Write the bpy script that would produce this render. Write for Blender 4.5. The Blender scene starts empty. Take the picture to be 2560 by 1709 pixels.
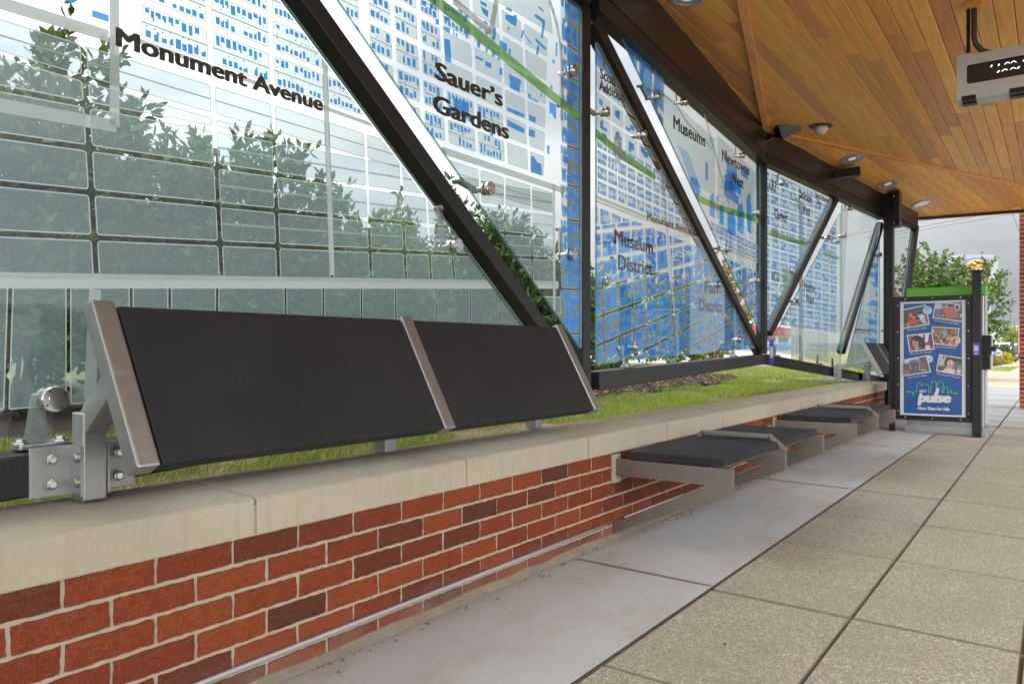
import bpy, bmesh, math, random
import numpy as np
from mathutils import Vector, Matrix
from mathutils.geometry import delaunay_2d_cdt
S = bpy.context.scene
COL = S.collection
R = math.radians
# ------------------------------------------------------------------ camera, sky, sun, exposure
CX, CZ, FPX, HOR, VPX = 1.682, .845, 1930., 877., 2640.
YAW = math.atan((VPX - 1280) / FPX)
cam = bpy.data.cameras.new('camera'); cam.sensor_width = 36; cam.lens = 36 * FPX / 2560
cam.shift_y = (HOR - 854.5) / 2560; cam.clip_end = 3000; cam.clip_start = .05
co = bpy.data.objects.new('camera', cam); co.location = (CX, 0, CZ); co.rotation_euler = (R(90), 0, YAW)
COL.objects.link(co); S.camera = co

SUN_EL, SUN_AZ = 42, 262          # azimuth clockwise from +Y: over the street, behind the camera
W = bpy.data.worlds.new("World"); S.world = W; W.use_nodes = True
nt = W.node_tree; nt.nodes.clear()
def wn(t, **k):
    n = nt.nodes.new(t)
    for a, b in k.items(): setattr(n, a, b)
    return n
out = wn('ShaderNodeOutputWorld'); bg = wn('ShaderNodeBackground')
sky = wn('ShaderNodeTexSky', sky_type='NISHITA', sun_disc=False, sun_elevation=R(SUN_EL), sun_rotation=R(SUN_AZ))
hs = wn('ShaderNodeHueSaturation'); hs.inputs['Saturation'].default_value = .12
tc = wn('ShaderNodeTexCoord')
sep = wn('ShaderNodeSeparateXYZ'); nt.links.new(tc.outputs['Generated'], sep.inputs[0])
# overcast cloud deck: layered noise, brighter towards the west (-x), overhead and the street side
mp = wn('ShaderNodeMapping'); mp.inputs['Scale'].default_value = (1.6, 1.6, 6)
nt.links.new(tc.outputs['Generated'], mp.inputs[0])
nz = wn('ShaderNodeTexNoise'); nz.inputs['Scale'].default_value = 1.7; nz.inputs['Detail'].default_value = 6; nz.inputs['Roughness'].default_value = .5
nt.links.new(mp.outputs[0], nz.inputs['Vector'])
cr = wn('ShaderNodeValToRGB'); nt.links.new(nz.outputs['Fac'], cr.inputs[0])
cr.color_ramp.elements[0].position = .34; cr.color_ramp.elements[0].color = (.70, .745, .83, 1)
cr.color_ramp.elements[1].position = .62; cr.color_ramp.elements[1].color = (1.18, 1.20, 1.24, 1)
def mth(op, a, b=None, c=None):
    n = wn('ShaderNodeMath', operation=op)
    for i, v in enumerate((a, b, c)):
        if v is None: continue
        if isinstance(v, (int, float)): n.inputs[i].default_value = v
        else: nt.links.new(v, n.inputs[i])
    return n.outputs[0]
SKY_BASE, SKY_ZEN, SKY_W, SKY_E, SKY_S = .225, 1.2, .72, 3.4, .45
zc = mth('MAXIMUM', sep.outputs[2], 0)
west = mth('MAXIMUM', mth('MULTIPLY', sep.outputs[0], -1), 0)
east = mth('MAXIMUM', mth('SUBTRACT', mth('MULTIPLY', sep.outputs[0], .72), mth('MULTIPLY', sep.outputs[1], .69)), 0)      # unseen south east sky, brightened to light the platform under the canopy
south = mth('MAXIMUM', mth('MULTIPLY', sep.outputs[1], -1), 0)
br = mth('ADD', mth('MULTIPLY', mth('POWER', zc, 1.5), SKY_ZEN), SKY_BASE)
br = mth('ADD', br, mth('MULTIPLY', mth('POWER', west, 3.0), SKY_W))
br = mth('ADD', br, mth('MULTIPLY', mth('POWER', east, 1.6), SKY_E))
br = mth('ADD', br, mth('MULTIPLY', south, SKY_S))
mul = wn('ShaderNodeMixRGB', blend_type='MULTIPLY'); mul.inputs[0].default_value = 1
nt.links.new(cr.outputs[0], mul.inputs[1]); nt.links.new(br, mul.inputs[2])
sc = wn('ShaderNodeMixRGB', blend_type='MULTIPLY'); sc.inputs[0].default_value = 1
nt.links.new(sky.outputs[0], hs.inputs['Color']); nt.links.new(hs.outputs[0], sc.inputs[1]); sc.inputs[2].default_value = (.1, .1, .1, 1)
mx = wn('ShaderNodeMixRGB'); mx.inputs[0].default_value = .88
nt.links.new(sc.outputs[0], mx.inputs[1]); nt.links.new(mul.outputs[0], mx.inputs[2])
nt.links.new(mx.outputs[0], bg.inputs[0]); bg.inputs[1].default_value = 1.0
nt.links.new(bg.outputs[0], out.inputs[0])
sl = bpy.data.lights.new('sun', 'SUN'); sl.energy = 1.5; sl.angle = R(40); sl.color = (1, .97, .92)
so = bpy.data.objects.new('sun', sl); COL.objects.link(so)
sd = Vector((math.sin(R(SUN_AZ)) * math.cos(R(SUN_EL)), math.cos(R(SUN_AZ)) * math.cos(R(SUN_EL)), math.sin(R(SUN_EL))))
so.rotation_euler = sd.to_track_quat('Z', 'Y').to_euler()
S.view_settings.view_transform = 'Standard'; S.view_settings.look = 'None'
S.view_settings.exposure = 1.0; S.view_settings.gamma = 1
S.render.engine = 'CYCLES'
S.cycles.transparent_max_bounces = 32; S.cycles.max_bounces = 8; S.cycles.diffuse_bounces = 4
S.cycles.use_denoising = True; S.cycles.sample_clamp_indirect = 6
S.cycles.caustics_reflective = False; S.cycles.caustics_refractive = False

# ------------------------------------------------------------------ material helpers
MATS = {}
class NT:
    def __init__(s, name):
        s.m = bpy.data.materials.new(name); s.m.use_nodes = True; s.t = s.m.node_tree; s.t.nodes.clear()
        s.out = s.n('ShaderNodeOutputMaterial')
    def n(s, t, ins=None, **k):
        x = s.t.nodes.new(t)
        for a, b in k.items(): setattr(x, a, b)
        for a, b in (ins or {}).items():
            if hasattr(b, 'node'): s.t.links.new(b, x.inputs[a])
            else: x.inputs[a].default_value = b
        return x
    def ramp(s, fac, stops, mode='LINEAR'):
        r = s.n('ShaderNodeValToRGB', {0: fac}); e = r.color_ramp.elements; r.color_ramp.interpolation = mode
        while len(e) < len(stops): e.new(.5)
        for q, (p, c) in zip(e, stops): q.position = p; q.color = (*c, 1) if len(c) == 3 else c
        return r.outputs[0]
    def coord(s, scale=(1, 1, 1), rot=(0, 0, 0), kind='Object'):
        c = s.n('ShaderNodeTexCoord')
        return s.n('ShaderNodeMapping', {0: c.outputs[kind], 'Scale': scale, 'Rotation': rot}).outputs[0]
    def noise(s, vec, scale, detail=4, rough=.55):
        return s.n('ShaderNodeTexNoise', {'Vector': vec, 'Scale': scale, 'Detail': detail, 'Roughness': rough}).outputs['Fac']
    def mix(s, fac, a, b, mode='MIX'):
        return s.n('ShaderNodeMixRGB', {0: fac, 1: a, 2: b}, blend_type=mode).outputs[0]
    def math(s, op, a, b=0):
        return s.n('ShaderNodeMath', {0: a, 1: b}, operation=op).outputs[0]
    def bump(s, h, st=.3, dist=.01):
        return s.n('ShaderNodeBump', {'Height': h, 'Strength': st, 'Distance': dist}).outputs[0]
    def bsdf(s, col, rough=.6, metal=0, normal=None, **k):
        ins = {'Base Color': col if hasattr(col, 'node') else (*col, 1), 'Roughness': rough, 'Metallic': metal}
        if normal is not None: ins['Normal'] = normal
        ins.update(k)
        b = s.n('ShaderNodeBsdfPrincipled', ins); s.t.links.new(b.outputs[0], s.out.inputs[0]); return b
    def done(s, shader=None):
        if shader is not None: s.t.links.new(shader, s.out.inputs[0])
        return s.m
def rnd(T): return T.n('ShaderNodeNewGeometry').outputs['Random Per Island']
def C4(c): return (*c, 1)

def m_plain(name, col, rough=.6, metal=0, var=.12, scale=8, bump=0, bscale=60, spec=.5):
    if name in MATS: return MATS[name]
    T = NT(name); v = T.coord()
    n = T.noise(v, scale)
    c = T.mix(n, C4(tuple(x * (1 - var) for x in col)), C4(tuple(min(1, x * (1 + var)) for x in col)))
    nm = T.bump(T.noise(v, bscale, 3), bump, .004) if bump else None
    T.bsdf(c, rough, metal, nm, **{'Specular IOR Level': spec}); MATS[name] = T.done(); return MATS[name]

def build_mats():
    M = MATS
    # bricks: one colour per brick
    T = NT('brick'); v = T.coord()
    c = T.ramp(rnd(T), [(0, (.285, .066, .018)), (.28, (.25, .054, .015)), (.52, (.215, .046, .015)), (.72, (.175, .042, .016)), (.85, (.13, .040, .018)), (.94, (.095, .036, .020))], 'CONSTANT')
    big = T.noise(v, 9, 4); c = T.mix(T.math('MULTIPLY', big, .55), c, C4((.15, .045, .03)))
    fine = T.noise(v, 160, 4, .7); c = T.mix(.6, c, T.ramp(fine, [(.3, (.35, .3, .28)), (.7, (1.15, 1.12, 1.1))]), 'MULTIPLY'); drag = T.noise(T.coord((60, 22, 130)), 1, 4, .7); c = T.mix(.4, c, T.ramp(drag, [(.35, (.5, .45, .42)), (.6, (1.1, 1.1, 1.1))]), 'MULTIPLY')
    sp = T.ramp(T.noise(v, 90, 2), [(.76, (0, 0, 0)), (.80, (1, 1, 1))]); c = T.mix(T.math('MULTIPLY', sp, .55), c, C4((.45, .37, .28)))
    sep = T.n('ShaderNodeSeparateXYZ', {0: T.coord()})
    dirt = T.math('MULTIPLY', T.ramp(sep.outputs[2], [(0, (1, 1, 1)), (.09, (0, 0, 0))]), T.ramp(T.noise(v, 5), [(.3, (0, 0, 0)), (.65, (1, 1, 1))]))
    c = T.mix(T.math('MULTIPLY', dirt, .55), c, C4((.21, .15, .11)))
    T.bsdf(c, .85, 0, T.bump(T.math('ADD', T.noise(v, 45, 5, .7), T.noise(v, 200, 3)), .9, .006), **{'Specular IOR Level': .15}); M['brick'] = T.done()
    T = NT('mortar'); v = T.coord()
    c = T.mix(T.noise(v, 30, 5), C4((.26, .22, .15)), C4((.38, .33, .24))); T.bsdf(c, .9, 0, T.bump(T.noise(v, 180, 4, .7), .6, .003)); M['mortar'] = T.done()
    T = NT('cast_stone'); v = T.coord()
    c = T.mix(T.noise(v, 3, 5, .6), C4((.31, .262, .19)), C4((.40, .345, .262)))
    st = T.ramp(T.noise(T.coord((30, 30, 2.2)), 1, 4), [(.55, (0, 0, 0)), (.78, (1, 1, 1))]); c = T.mix(T.math('MULTIPLY', st, .45), c, C4((.22, .18, .125))); bl = T.ramp(T.noise(v, 1.7, 6, .7), [(.45, (0, 0, 0)), (.7, (1, 1, 1))]); c = T.mix(T.math('MULTIPLY', bl, .35), c, C4((.27, .235, .17)))
    pit = T.ramp(T.noise(v, 120, 2), [(.74, (0, 0, 0)), (.77, (1, 1, 1))]); c = T.mix(T.math('MULTIPLY', pit, .7), c, C4((.13, .10, .075))); c = T.mix(.3, c, T.ramp(T.noise(v, 200, 3, .7), [(.3, (.7, .7, .7)), (.7, (1.1, 1.1, 1.1))]), 'MULTIPLY')
    T.bsdf(c, .8, 0, T.bump(T.noise(v, 150, 5, .75), .6, .003)); M['cast_stone'] = T.done()
    # smooth broom-finished concrete
    T = NT('concrete'); v = T.coord()
    c = T.mix(T.noise(v, 1.3, 6, .6), C4((.355, .353, .346)), C4((.465, .462, .452)))
    c = T.mix(.35, c, T.ramp(T.noise(T.coord((14, 150, 1)), 1, 3), [(.3, (.72, .72, .72)), (.7, (1.05, 1.05, 1.05))]), 'MULTIPLY')
    st = T.ramp(T.noise(T.coord((2.2, 1, 1)), 2.0, 5, .65), [(.50, (0, 0, 0)), (.66, (1, 1, 1))]); c = T.mix(T.math('MULTIPLY', st, .55), c, C4((.31, .275, .19))); gb = T.ramp(T.noise(v, 7, 5, .75), [(.62, (0, 0, 0)), (.74, (1, 1, 1))]); c = T.mix(T.math('MULTIPLY', gb, .35), c, C4((.22, .21, .2)))
    dk = T.ramp(T.noise(v, 55, 2), [(.745, (0, 0, 0)), (.76, (1, 1, 1))]); c = T.mix(T.math('MULTIPLY', dk, .5), c, C4((.2, .19, .17)))
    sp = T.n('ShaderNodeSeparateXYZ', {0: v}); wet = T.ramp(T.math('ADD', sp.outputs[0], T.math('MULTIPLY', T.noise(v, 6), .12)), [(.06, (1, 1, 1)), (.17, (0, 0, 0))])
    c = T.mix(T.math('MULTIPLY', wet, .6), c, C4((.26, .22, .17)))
    T.bsdf(c, .75, 0, T.bump(T.noise(T.coord((30, 260, 1)), 1, 4), .25, .003)); M['concrete'] = T.done()
    # exposed aggregate
    T = NT('aggregate'); v = T.coord()
    vo = T.n('ShaderNodeTexVoronoi', {'Vector': v, 'Scale': 190.}); ce = T.n('ShaderNodeSeparateColor', {0: vo.outputs['Color']})
    c = T.ramp(ce.outputs[0], [(0, (.215, .19, .15)), (.22, (.36, .32, .245)), (.42, (.45, .375, .245)), (.55, (.29, .285, .28)), (.70, (.53, .485, .40)), (.9, (.64, .60, .53))], 'CONSTANT')
    edge = T.ramp(vo.outputs['Distance'], [(.35, (0, 0, 0)), (.75, (1, 1, 1))]); c = T.mix(edge, c, C4((.27, .225, .165)))
    c = T.mix(T.ramp(T.noise(v, 1.5, 6, .7), [(.4, (0, 0, 0)), (.65, (1, 1, 1))]), c, T.mix(.55, c, C4((.25, .215, .16)))); c = T.mix(1, c, T.ramp(rnd(T), [(0, (.93, .925, .92)), (1, (1.03, 1.03, 1.03))]), 'MULTIPLY')
    vo2 = T.n('ShaderNodeTexVoronoi', {'Vector': v, 'Scale': 85.}); c2 = T.n('ShaderNodeSeparateColor', {0: vo2.outputs['Color']})
    bs = T.math('MULTIPLY', T.math('GREATER_THAN', c2.outputs[1], .86), T.math('LESS_THAN', vo2.outputs['Distance'], .38)); c = T.mix(T.math('MULTIPLY', bs, .7), c, T.ramp(c2.outputs[0], [(0, (.62, .55, .42)), (.5, (.50, .36, .18)), (.8, (.24, .21, .18))], 'CONSTANT'))
    T.bsdf(c, .8, 0, T.bump(T.math('SUBTRACT', 1, vo.outputs['Distance']), .7, .004)); M['aggregate'] = T.done()
    T = NT('tan_walk'); v = T.coord(); c = T.mix(T.noise(v, .9, 5), C4((.27, .22, .155)), C4((.34, .29, .215))); T.bsdf(c, .85); M['tan_walk'] = T.done()
    T = NT('walk_concrete'); v = T.coord(); c = T.mix(T.noise(v, .7, 5), C4((.22, .217, .212)), C4((.30, .296, .288)))
    bd = T.ramp(T.noise(T.coord((.15, 2.2, 1)), 1, 3), [(.45, (.7, .7, .7)), (.6, (1, 1, 1))]); c = T.mix(.8, c, bd, 'MULTIPLY'); T.bsdf(c, .7); M['walk_concrete'] = T.done()
    m_plain('joint', (.18, .148, .108), .95, 0, .3, 20, .5, 80)
    m_plain('bus_lane', (.46, .45, .42), .85, 0, .15, 2)  # unseen road surface, made pale to bounce light up onto the soffit
    m_plain('asphalt', (.06, .06, .06), .9, 0, .25, 3, .4, 80)
    # soil, lawn base, mulch
    T = NT('soil'); v = T.coord(); c = T.mix(T.ramp(T.noise(v, 2.2, 5, .6), [(.42, (0, 0, 0)), (.60, (1, 1, 1))]), C4((.075, .12, .018)), C4((.30, .21, .11)))
    c = T.mix(.6, c, T.ramp(T.noise(T.coord((60, 25, 1)), 1, 5, .7), [(.3, (.35, .35, .35)), (.7, (1.15, 1.15, 1.15))]), 'MULTIPLY'); T.bsdf(c, .95, 0, T.bump(T.noise(v, 70, 5, .7), .8, .02)); M['soil'] = T.done()
    T = NT('mulch'); v = T.coord(); c = T.ramp(T.noise(T.coord((40, 14, 1), (0, 0, .5)), 1, 5, .75), [(.3, (.018, .011, .008)), (.55, (.075, .043, .03)), (.8, (.19, .12, .08))]); T.bsdf(c, .95, 0, T.bump(T.noise(v, 45, 5, .8), 1, .03)); M['mulch'] = T.done()
    # metals
    T = NT('black_metal'); v = T.coord()
    c = T.mix(T.noise(v, 5, 4), C4((.011, .0105, .011)), C4((.019, .018, .0185))); T.bsdf(c, .36, 0, T.bump(T.noise(v, 260, 2), .18, .002), **{'Specular IOR Level': .2, 'Coat Weight': .05, 'Coat Roughness': .25}); M['black_metal'] = T.done()
    T = NT('bronze_panel'); v = T.coord()
    c = T.mix(T.noise(v, 2, 3), C4((.020, .0115, .007)), C4((.036, .022, .014))); T.bsdf(c, .3, .35, T.bump(T.noise(v, 1.2, 2), .1, .02)); M['bronze_panel'] = T.done()
    T = NT('stainless'); v = T.coord()
    c = T.mix(T.noise(v, 7, 5, .6), C4((.24, .242, .236)), C4((.385, .388, .38)))
    st = T.ramp(T.noise(v, 14, 5, .7), [(.60, (0, 0, 0)), (.75, (1, 1, 1))]); c = T.mix(T.math('MULTIPLY', st, .35), c, C4((.30, .22, .15)))
    T.bsdf(c, T.n('ShaderNodeMapRange', {0: T.noise(v, 30), 3: .3, 4: .5}).outputs[0], .9, T.bump(T.noise(T.coord((300, 20, 20)), 1, 3), .12, .002)); M['stainless'] = T.done()
    T = NT('weathered_steel'); v = T.coord(); c = T.mix(T.noise(v, 6, 5, .65), C4((.17, .145, .12)), C4((.30, .27, .235))); T.bsdf(c, .38, .85, T.bump(T.noise(T.coord((20, 20, 300)), 1, 3), .12, .002)); M['weathered_steel'] = T.done()
    T = NT('polished_steel'); v = T.coord(); c = T.mix(T.noise(v, 20), C4((.5, .48, .45)), C4((.72, .7, .67))); T.bsdf(c, .22, 1, T.bump(T.noise(v, 200), .1, .001)); M['polished_steel'] = T.done()
    T = NT('black_plastic'); v = T.coord(); c = T.mix(T.noise(v, 4, 5, .65), C4((.0105, .0103, .011)), C4((.0165, .0162, .0172)))
    sc_ = T.ramp(T.noise(T.coord((3, 60, 60)), 3, 3), [(.70, (0, 0, 0)), (.76, (1, 1, 1))]); c = T.mix(T.math('MULTIPLY', sc_, .15), c, C4((.09, .09, .09)))
    dust = T.ramp(T.noise(v, 1.8, 6, .7), [(.45, (0, 0, 0)), (.75, (1, 1, 1))]); c = T.mix(T.math('MULTIPLY', dust, .07), c, C4((.06, .058, .056))); dp = T.ramp(T.noise(v, 60, 2), [(.74, (0, 0, 0)), (.79, (1, 1, 1))]); c = T.mix(T.math('MULTIPLY', dp, .25), c, C4((.12, .11, .1)))
    T.bsdf(c, T.n('ShaderNodeMapRange', {0: T.noise(v, 6, 4), 3: .5, 4: .68}).outputs[0], 0, T.bump(T.noise(v, 350, 3), .2, .0012), **{'Specular IOR Level': .25}); M['black_plastic'] = T.done()
    # wood
    def wood(name, stops):
        T = NT(name); r = rnd(T)
        ad = T.n('ShaderNodeCombineXYZ', {0: T.math('MULTIPLY', r, 37.), 1: T.math('MULTIPLY', r, 91.), 2: 0.})
        vv = T.n('ShaderNodeVectorMath', {0: T.coord((26, 1.3, 26)), 1: ad.outputs[0]}, operation='ADD').outputs[0]
        c = T.ramp(r, stops)
        g = T.noise(vv, 1.6, 5, .65); c = T.mix(.55, c, T.ramp(g, [(.3, (.55, .5, .45)), (.65, (1.1, 1.08, 1.05))]), 'MULTIPLY')
        st = T.ramp(T.noise(T.n('ShaderNodeVectorMath', {0: T.coord((5, .7, 5)), 1: ad.outputs[0]}, operation='ADD').outputs[0], 1.2, 3), [(.62, (0, 0, 0)), (.8, (1, 1, 1))]); c = T.mix(T.math('MULTIPLY', st, .45), c, C4((.19, .095, .05)))
        T.bsdf(c, .5, 0, T.bump(g, .15, .003)); M[name] = T.done()
    wood('cedar', [(0, (.82, .37, .045)), (.25, (.74, .31, .036)), (.45, (.86, .43, .06)), (.62, (.64, .25, .042)), (.8, (.56, .25, .055)), (1, (.88, .45, .065))])
    wood('cedar_trim', [(0, (.66, .27, .06)), (1, (.74, .33, .075))])
    # glass
    T = NT('glass'); fr0 = T.n('ShaderNodeFresnel', {'IOR': 1.5}); ge = T.n('ShaderNodeNewGeometry')
    fm = T.n('ShaderNodeMath', {0: T.math('MULTIPLY', fr0.outputs[0], 1.15), 1: T.math('SUBTRACT', 1, ge.outputs['Backfacing'])}, operation='MULTIPLY', use_clamp=True); fr = fm; tr = T.n('ShaderNodeBsdfTransparent', {0: (.93, .965, .95, 1)}); gl = T.n('ShaderNodeBsdfGlossy', {0: (1, 1, 1, 1), 1: .01})
    T.done(T.n('ShaderNodeMixShader', {0: fr.outputs[0], 1: tr.outputs[0], 2: gl.outputs[0]}).outputs[0]); M['glass'] = T.m
    T = NT('glass_edge'); tr = T.n('ShaderNodeBsdfTransparent', {0: (.5, .75, .72, 1)}); gl = T.n('ShaderNodeBsdfPrincipled', {'Base Color': (.16, .33, .33, 1), 'Roughness': .15})
    T.done(T.n('ShaderNodeMixShader', {0: .6, 1: tr.outputs[0], 2: gl.outputs[0]}).outputs[0]); M['glass_edge'] = T.m
    def film(name, col, op, tint=(1, 1, 1), tl=.5):
        T = NT(name); v = T.coord(); f = T.noise(v, 1.5, 3)
        d = T.n('ShaderNodeBsdfDiffuse', {0: C4(col)}); t = T.n('ShaderNodeBsdfTranslucent', {0: C4(col)}); tr = T.n('ShaderNodeBsdfTransparent', {0: C4(tint)})
        a = T.n('ShaderNodeMixShader', {0: tl, 1: d.outputs[0], 2: t.outputs[0]})
        T.done(T.n('ShaderNodeMixShader', {0: op, 1: tr.outputs[0], 2: a.outputs[0]}).outputs[0]); M[name] = T.m
    film('frost', (.265, .35, .368), .43, (.93, .97, .97), .5)
    film('line_print', (.45, .48, .49), .85)
    film('strip_print', (.44, .455, .455), .92)
    film('blue_print', (.07, .35, .80), .90, (.3, .55, 1))
    film('blue_soft', (.07, .35, .80), .68, (.45, .7, 1))
    film('green_route', (.17, .38, .12), .93)
    film('park_print', (.32, .38, .28), .8)
    film('text_print', (.045, .046, .051), .97, (1, 1, 1), .2)
    film('label_blue', (.02, .05, .2), .95)
    # leaves
    def leaf(name, a, b, c_, gloss=.45):
        T = NT(name); c = T.ramp(rnd(T), [(0, a), (.5, b), (1, c_)])
        p = T.n('ShaderNodeBsdfPrincipled', {'Base Color': c, 'Roughness': gloss}); t = T.n('ShaderNodeBsdfTranslucent', {0: c})
        T.done(T.n('ShaderNodeMixShader', {0: .32, 1: p.outputs[0], 2: t.outputs[0]}).outputs[0]); M[name] = T.m
    leaf('leaf_dark', (.028, .062, .014), (.05, .10, .02), (.10, .16, .035))
    leaf('leaf_mid', (.05, .11, .018), (.085, .16, .028), (.14, .2, .045))
    leaf('leaf_light', (.12, .20, .04), (.2, .28, .06), (.3, .34, .09))
    leaf('leaf_yellow', (.42, .36, .02), (.55, .42, .02), (.3, .3, .03))
    leaf('leaf_olive', (.14, .13, .025), (.22, .18, .035), (.3, .2, .05))
    leaf('grass', (.12, .20, .013), (.185, .26, .022), (.32, .31, .055), .6)
    leaf('leaf_maple', (.045, .095, .016), (.075, .14, .024), (.125, .185, .04))
    leaf('straw', (.34, .25, .12), (.42, .32, .17), (.25, .18, .09), .8)
    m_plain('bark', (.09, .07, .055), .9, 0, .35, 14, .8, 40)
    m_plain('trim_gray', (.36, .36, .355), .45, .3); m_plain('white_sheet', (.50, .49, .49), .4); m_plain('poster_blue', (.005, .062, .215), .35, 0, .08, 6)
    m_plain('sign_gray', (.44, .425, .41), .5, 0, .08, 5); m_plain('screen_dark', (.025, .02, .022), .25)
    m_plain('lime', (.09, .34, .01), .4, 0, .06); m_plain('purple', (.10, .045, .30), .5)
build_mats()
def emis(name, col, st):
    T = NT(name); T.done(T.n('ShaderNodeEmission', {0: C4(col), 1: st}).outputs[0]); MATS[name] = T.m; return T.m

# ------------------------------------------------------------------ mesh helpers
class MB:
    def __init__(s): s.v = []; s.f = []; s.mi = []; s.mats = []
    def mat(s, m):
        m = MATS[m] if isinstance(m, str) else m
        if m not in s.mats: s.mats.append(m)
        return s.mats.index(m)
    def add(s, vs, fs, m):
        k = len(s.v); i = s.mat(m)
        s.v += [tuple(v) for v in vs]
        for f in fs: s.f.append(tuple(k + q for q in f)); s.mi.append(i)
        return s
    def poly(s, pts, m): return s.add(pts, [tuple(range(len(pts)))], m)
    def box(s, lo, hi, m, M=None, bev=0):
        if bev:
            bm = bmesh.new(); bmesh.ops.create_cube(bm, size=1)
            for v in bm.verts:
                for i in range(3): v.co[i] = (lo[i] + hi[i]) / 2 + v.co[i] * (hi[i] - lo[i])
            bmesh.ops.bevel(bm, geom=bm.edges[:], offset=bev, segments=2, affect='EDGES', profile=.6)
            return s.bm(bm, m, M)
        vs = [Vector((x, y, z)) for x in (lo[0], hi[0]) for y in (lo[1], hi[1]) for z in (lo[2], hi[2])]
        if M is not None: vs = [M @ v for v in vs]
        return s.add(vs, [(0, 1, 3, 2), (4, 6, 7, 5), (0, 4, 5, 1), (2, 3, 7, 6), (0, 2, 6, 4), (1, 5, 7, 3)], m)
    def bm(s, bm, m, M=None):
        bm.verts.index_update()
        vs = [(M @ v.co) if M is not None else v.co.copy() for v in bm.verts]
        s.add(vs, [tuple(v.index for v in f.verts) for f in bm.faces], m); bm.free(); return s
    def bar(s, a, b, w, h, m, up=(0, 0, 1), bev=0, ext=0):
        "rectangular bar from a to b: w across, h along up"
        a, b = Vector(a), Vector(b); d = (b - a); L = d.length; d.normalize()
        u = Vector(up); sd_ = d.cross(u).normalized(); u = sd_.cross(d).normalized()
        M = Matrix((( d.x, sd_.x, u.x, a.x), (d.y, sd_.y, u.y, a.y), (d.z, sd_.z, u.z, a.z), (0, 0, 0, 1)))
        return s.box((-ext, -w / 2, -h / 2), (L + ext, w / 2, h / 2), m, M, bev)
    def tube(s, pts, r, m, n=8, caps=True):
        pts = [Vector(p) for p in pts]; rs = r if isinstance(r, (list, tuple)) else [r] * len(pts)
        vs = []; fs = []; ref = None
        for i, p in enumerate(pts):
            d = (pts[min(i + 1, len(pts) - 1)] - pts[max(i - 1, 0)]).normalized()
            if ref is None: ref = d.orthogonal().normalized()
            ref = (ref - d * ref.dot(d)).normalized(); q = d.cross(ref)
            for k in range(n):
                a = 2 * math.pi * k / n; vs.append(p + (ref * math.cos(a) + q * math.sin(a)) * rs[i])
        for i in range(len(pts) - 1):
            for k in range(n): fs.append((i * n + k, i * n + (k + 1) % n, (i + 1) * n + (k + 1) % n, (i + 1) * n + k))
        if caps: fs += [tuple(range(n))[::-1], tuple((len(pts) - 1) * n + k for k in range(n))]
        return s.add(vs, fs, m)
    def lathe(s, prof, m, M=None, n=24):
        vs = []; fs = []
        for r, z in prof:
            for k in range(n):
                a = 2 * math.pi * k / n; v = Vector((r * math.cos(a), r * math.sin(a), z)); vs.append(M @ v if M is not None else v)
        for i in range(len(prof) - 1):
            for k in range(n): fs.append((i * n + k, i * n + (k + 1) % n, (i + 1) * n + (k + 1) % n, (i + 1) * n + k))
        fs.append(tuple((len(prof) - 1) * n + k for k in range(n))); fs.append(tuple(range(n))[::-1])
        return s.add(vs, fs, m)
    def prism(s, pts, off, m):
        "planar polygon extruded by vector off"
        n = len(pts); a = [Vector(p) for p in pts]; o = Vector(off)
        return s.add(a + [p + o for p in a], [tuple(range(n))[::-1], tuple(range(n, 2 * n))] + [(i, (i + 1) % n, n + (i + 1) % n, n + i) for i in range(n)], m)
    def build(s, name, parent=None, smooth=False):
        me = bpy.data.meshes.new(name); me.from_pydata(s.v, [], s.f)
        for m in s.mats: me.materials.append(m)
        if len(s.mats) > 1: me.polygons.foreach_set('material_index', s.mi)
        if smooth: me.polygons.foreach_set('use_smooth', [True] * len(me.polygons))
        me.update()
        o = bpy.data.objects.new(name, me); COL.objects.link(o)
        if parent is not None: put(o, parent)
        return o
def put(o, parent):
    o.parent = parent; o.matrix_parent_inverse = parent.matrix_world_inv if hasattr(parent, 'matrix_world_inv') else Matrix.Translation(-wloc(parent))
def wloc(o):
    p = Vector(o.location)
    return p + wloc(o.parent) + o.matrix_parent_inverse.translation if o.parent else p
def tag(o, label=None, cat=None, group=None, kind=None):
    for k, v in (('label', label), ('category', cat), ('group', group), ('kind', kind)):
        if v: o[k] = v
    return o
def thing(name, label, cat, loc=(0, 0, 0), group=None):
    o = bpy.data.objects.new(name, None); COL.objects.link(o); o.location = loc; o.empty_display_size = .1
    return tag(o, label, cat, group)
def struct(mb, name): return tag(mb.build(name), kind='structure')
def copy_tree(o, delta):
    "copy a thing with its parts and sub-parts, moved by delta"
    c = o.copy(); COL.objects.link(c); c.location = Vector(o.location) + Vector(delta)
    for ch in o.children:
        d = ch.copy(); COL.objects.link(d); d.parent = c
        for g in ch.children:
            e = g.copy(); COL.objects.link(e); e.parent = d
    return c
FW = Vector((-math.sin(YAW), math.cos(YAW), 0)); RT = Vector((math.cos(YAW), math.sin(YAW), 0)); EYE = Vector((CX, 0, CZ))
def on_plane(px, py, p0, n):
    "the point of a given surface that the surveyed photograph position falls on"
    r = FW + RT * ((px - 1280) / FPX) + Vector((0, 0, 1)) * ((HOR - py) / FPX); p0 = Vector(p0); n = Vector(n)
    return EYE + r * ((p0 - EYE).dot(n) / r.dot(n))
def at_y(px, py, y): return on_plane(px, py, (0, y, 0), (0, 1, 0))
def at_x(px, py, x): return on_plane(px, py, (x, 0, 0), (1, 0, 0))
def at_z(px, py, z): return on_plane(px, py, (0, 0, z), (0, 0, 1))
def at_d(px, py, d): return on_plane(px, py, EYE + FW * d, FW)
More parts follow.
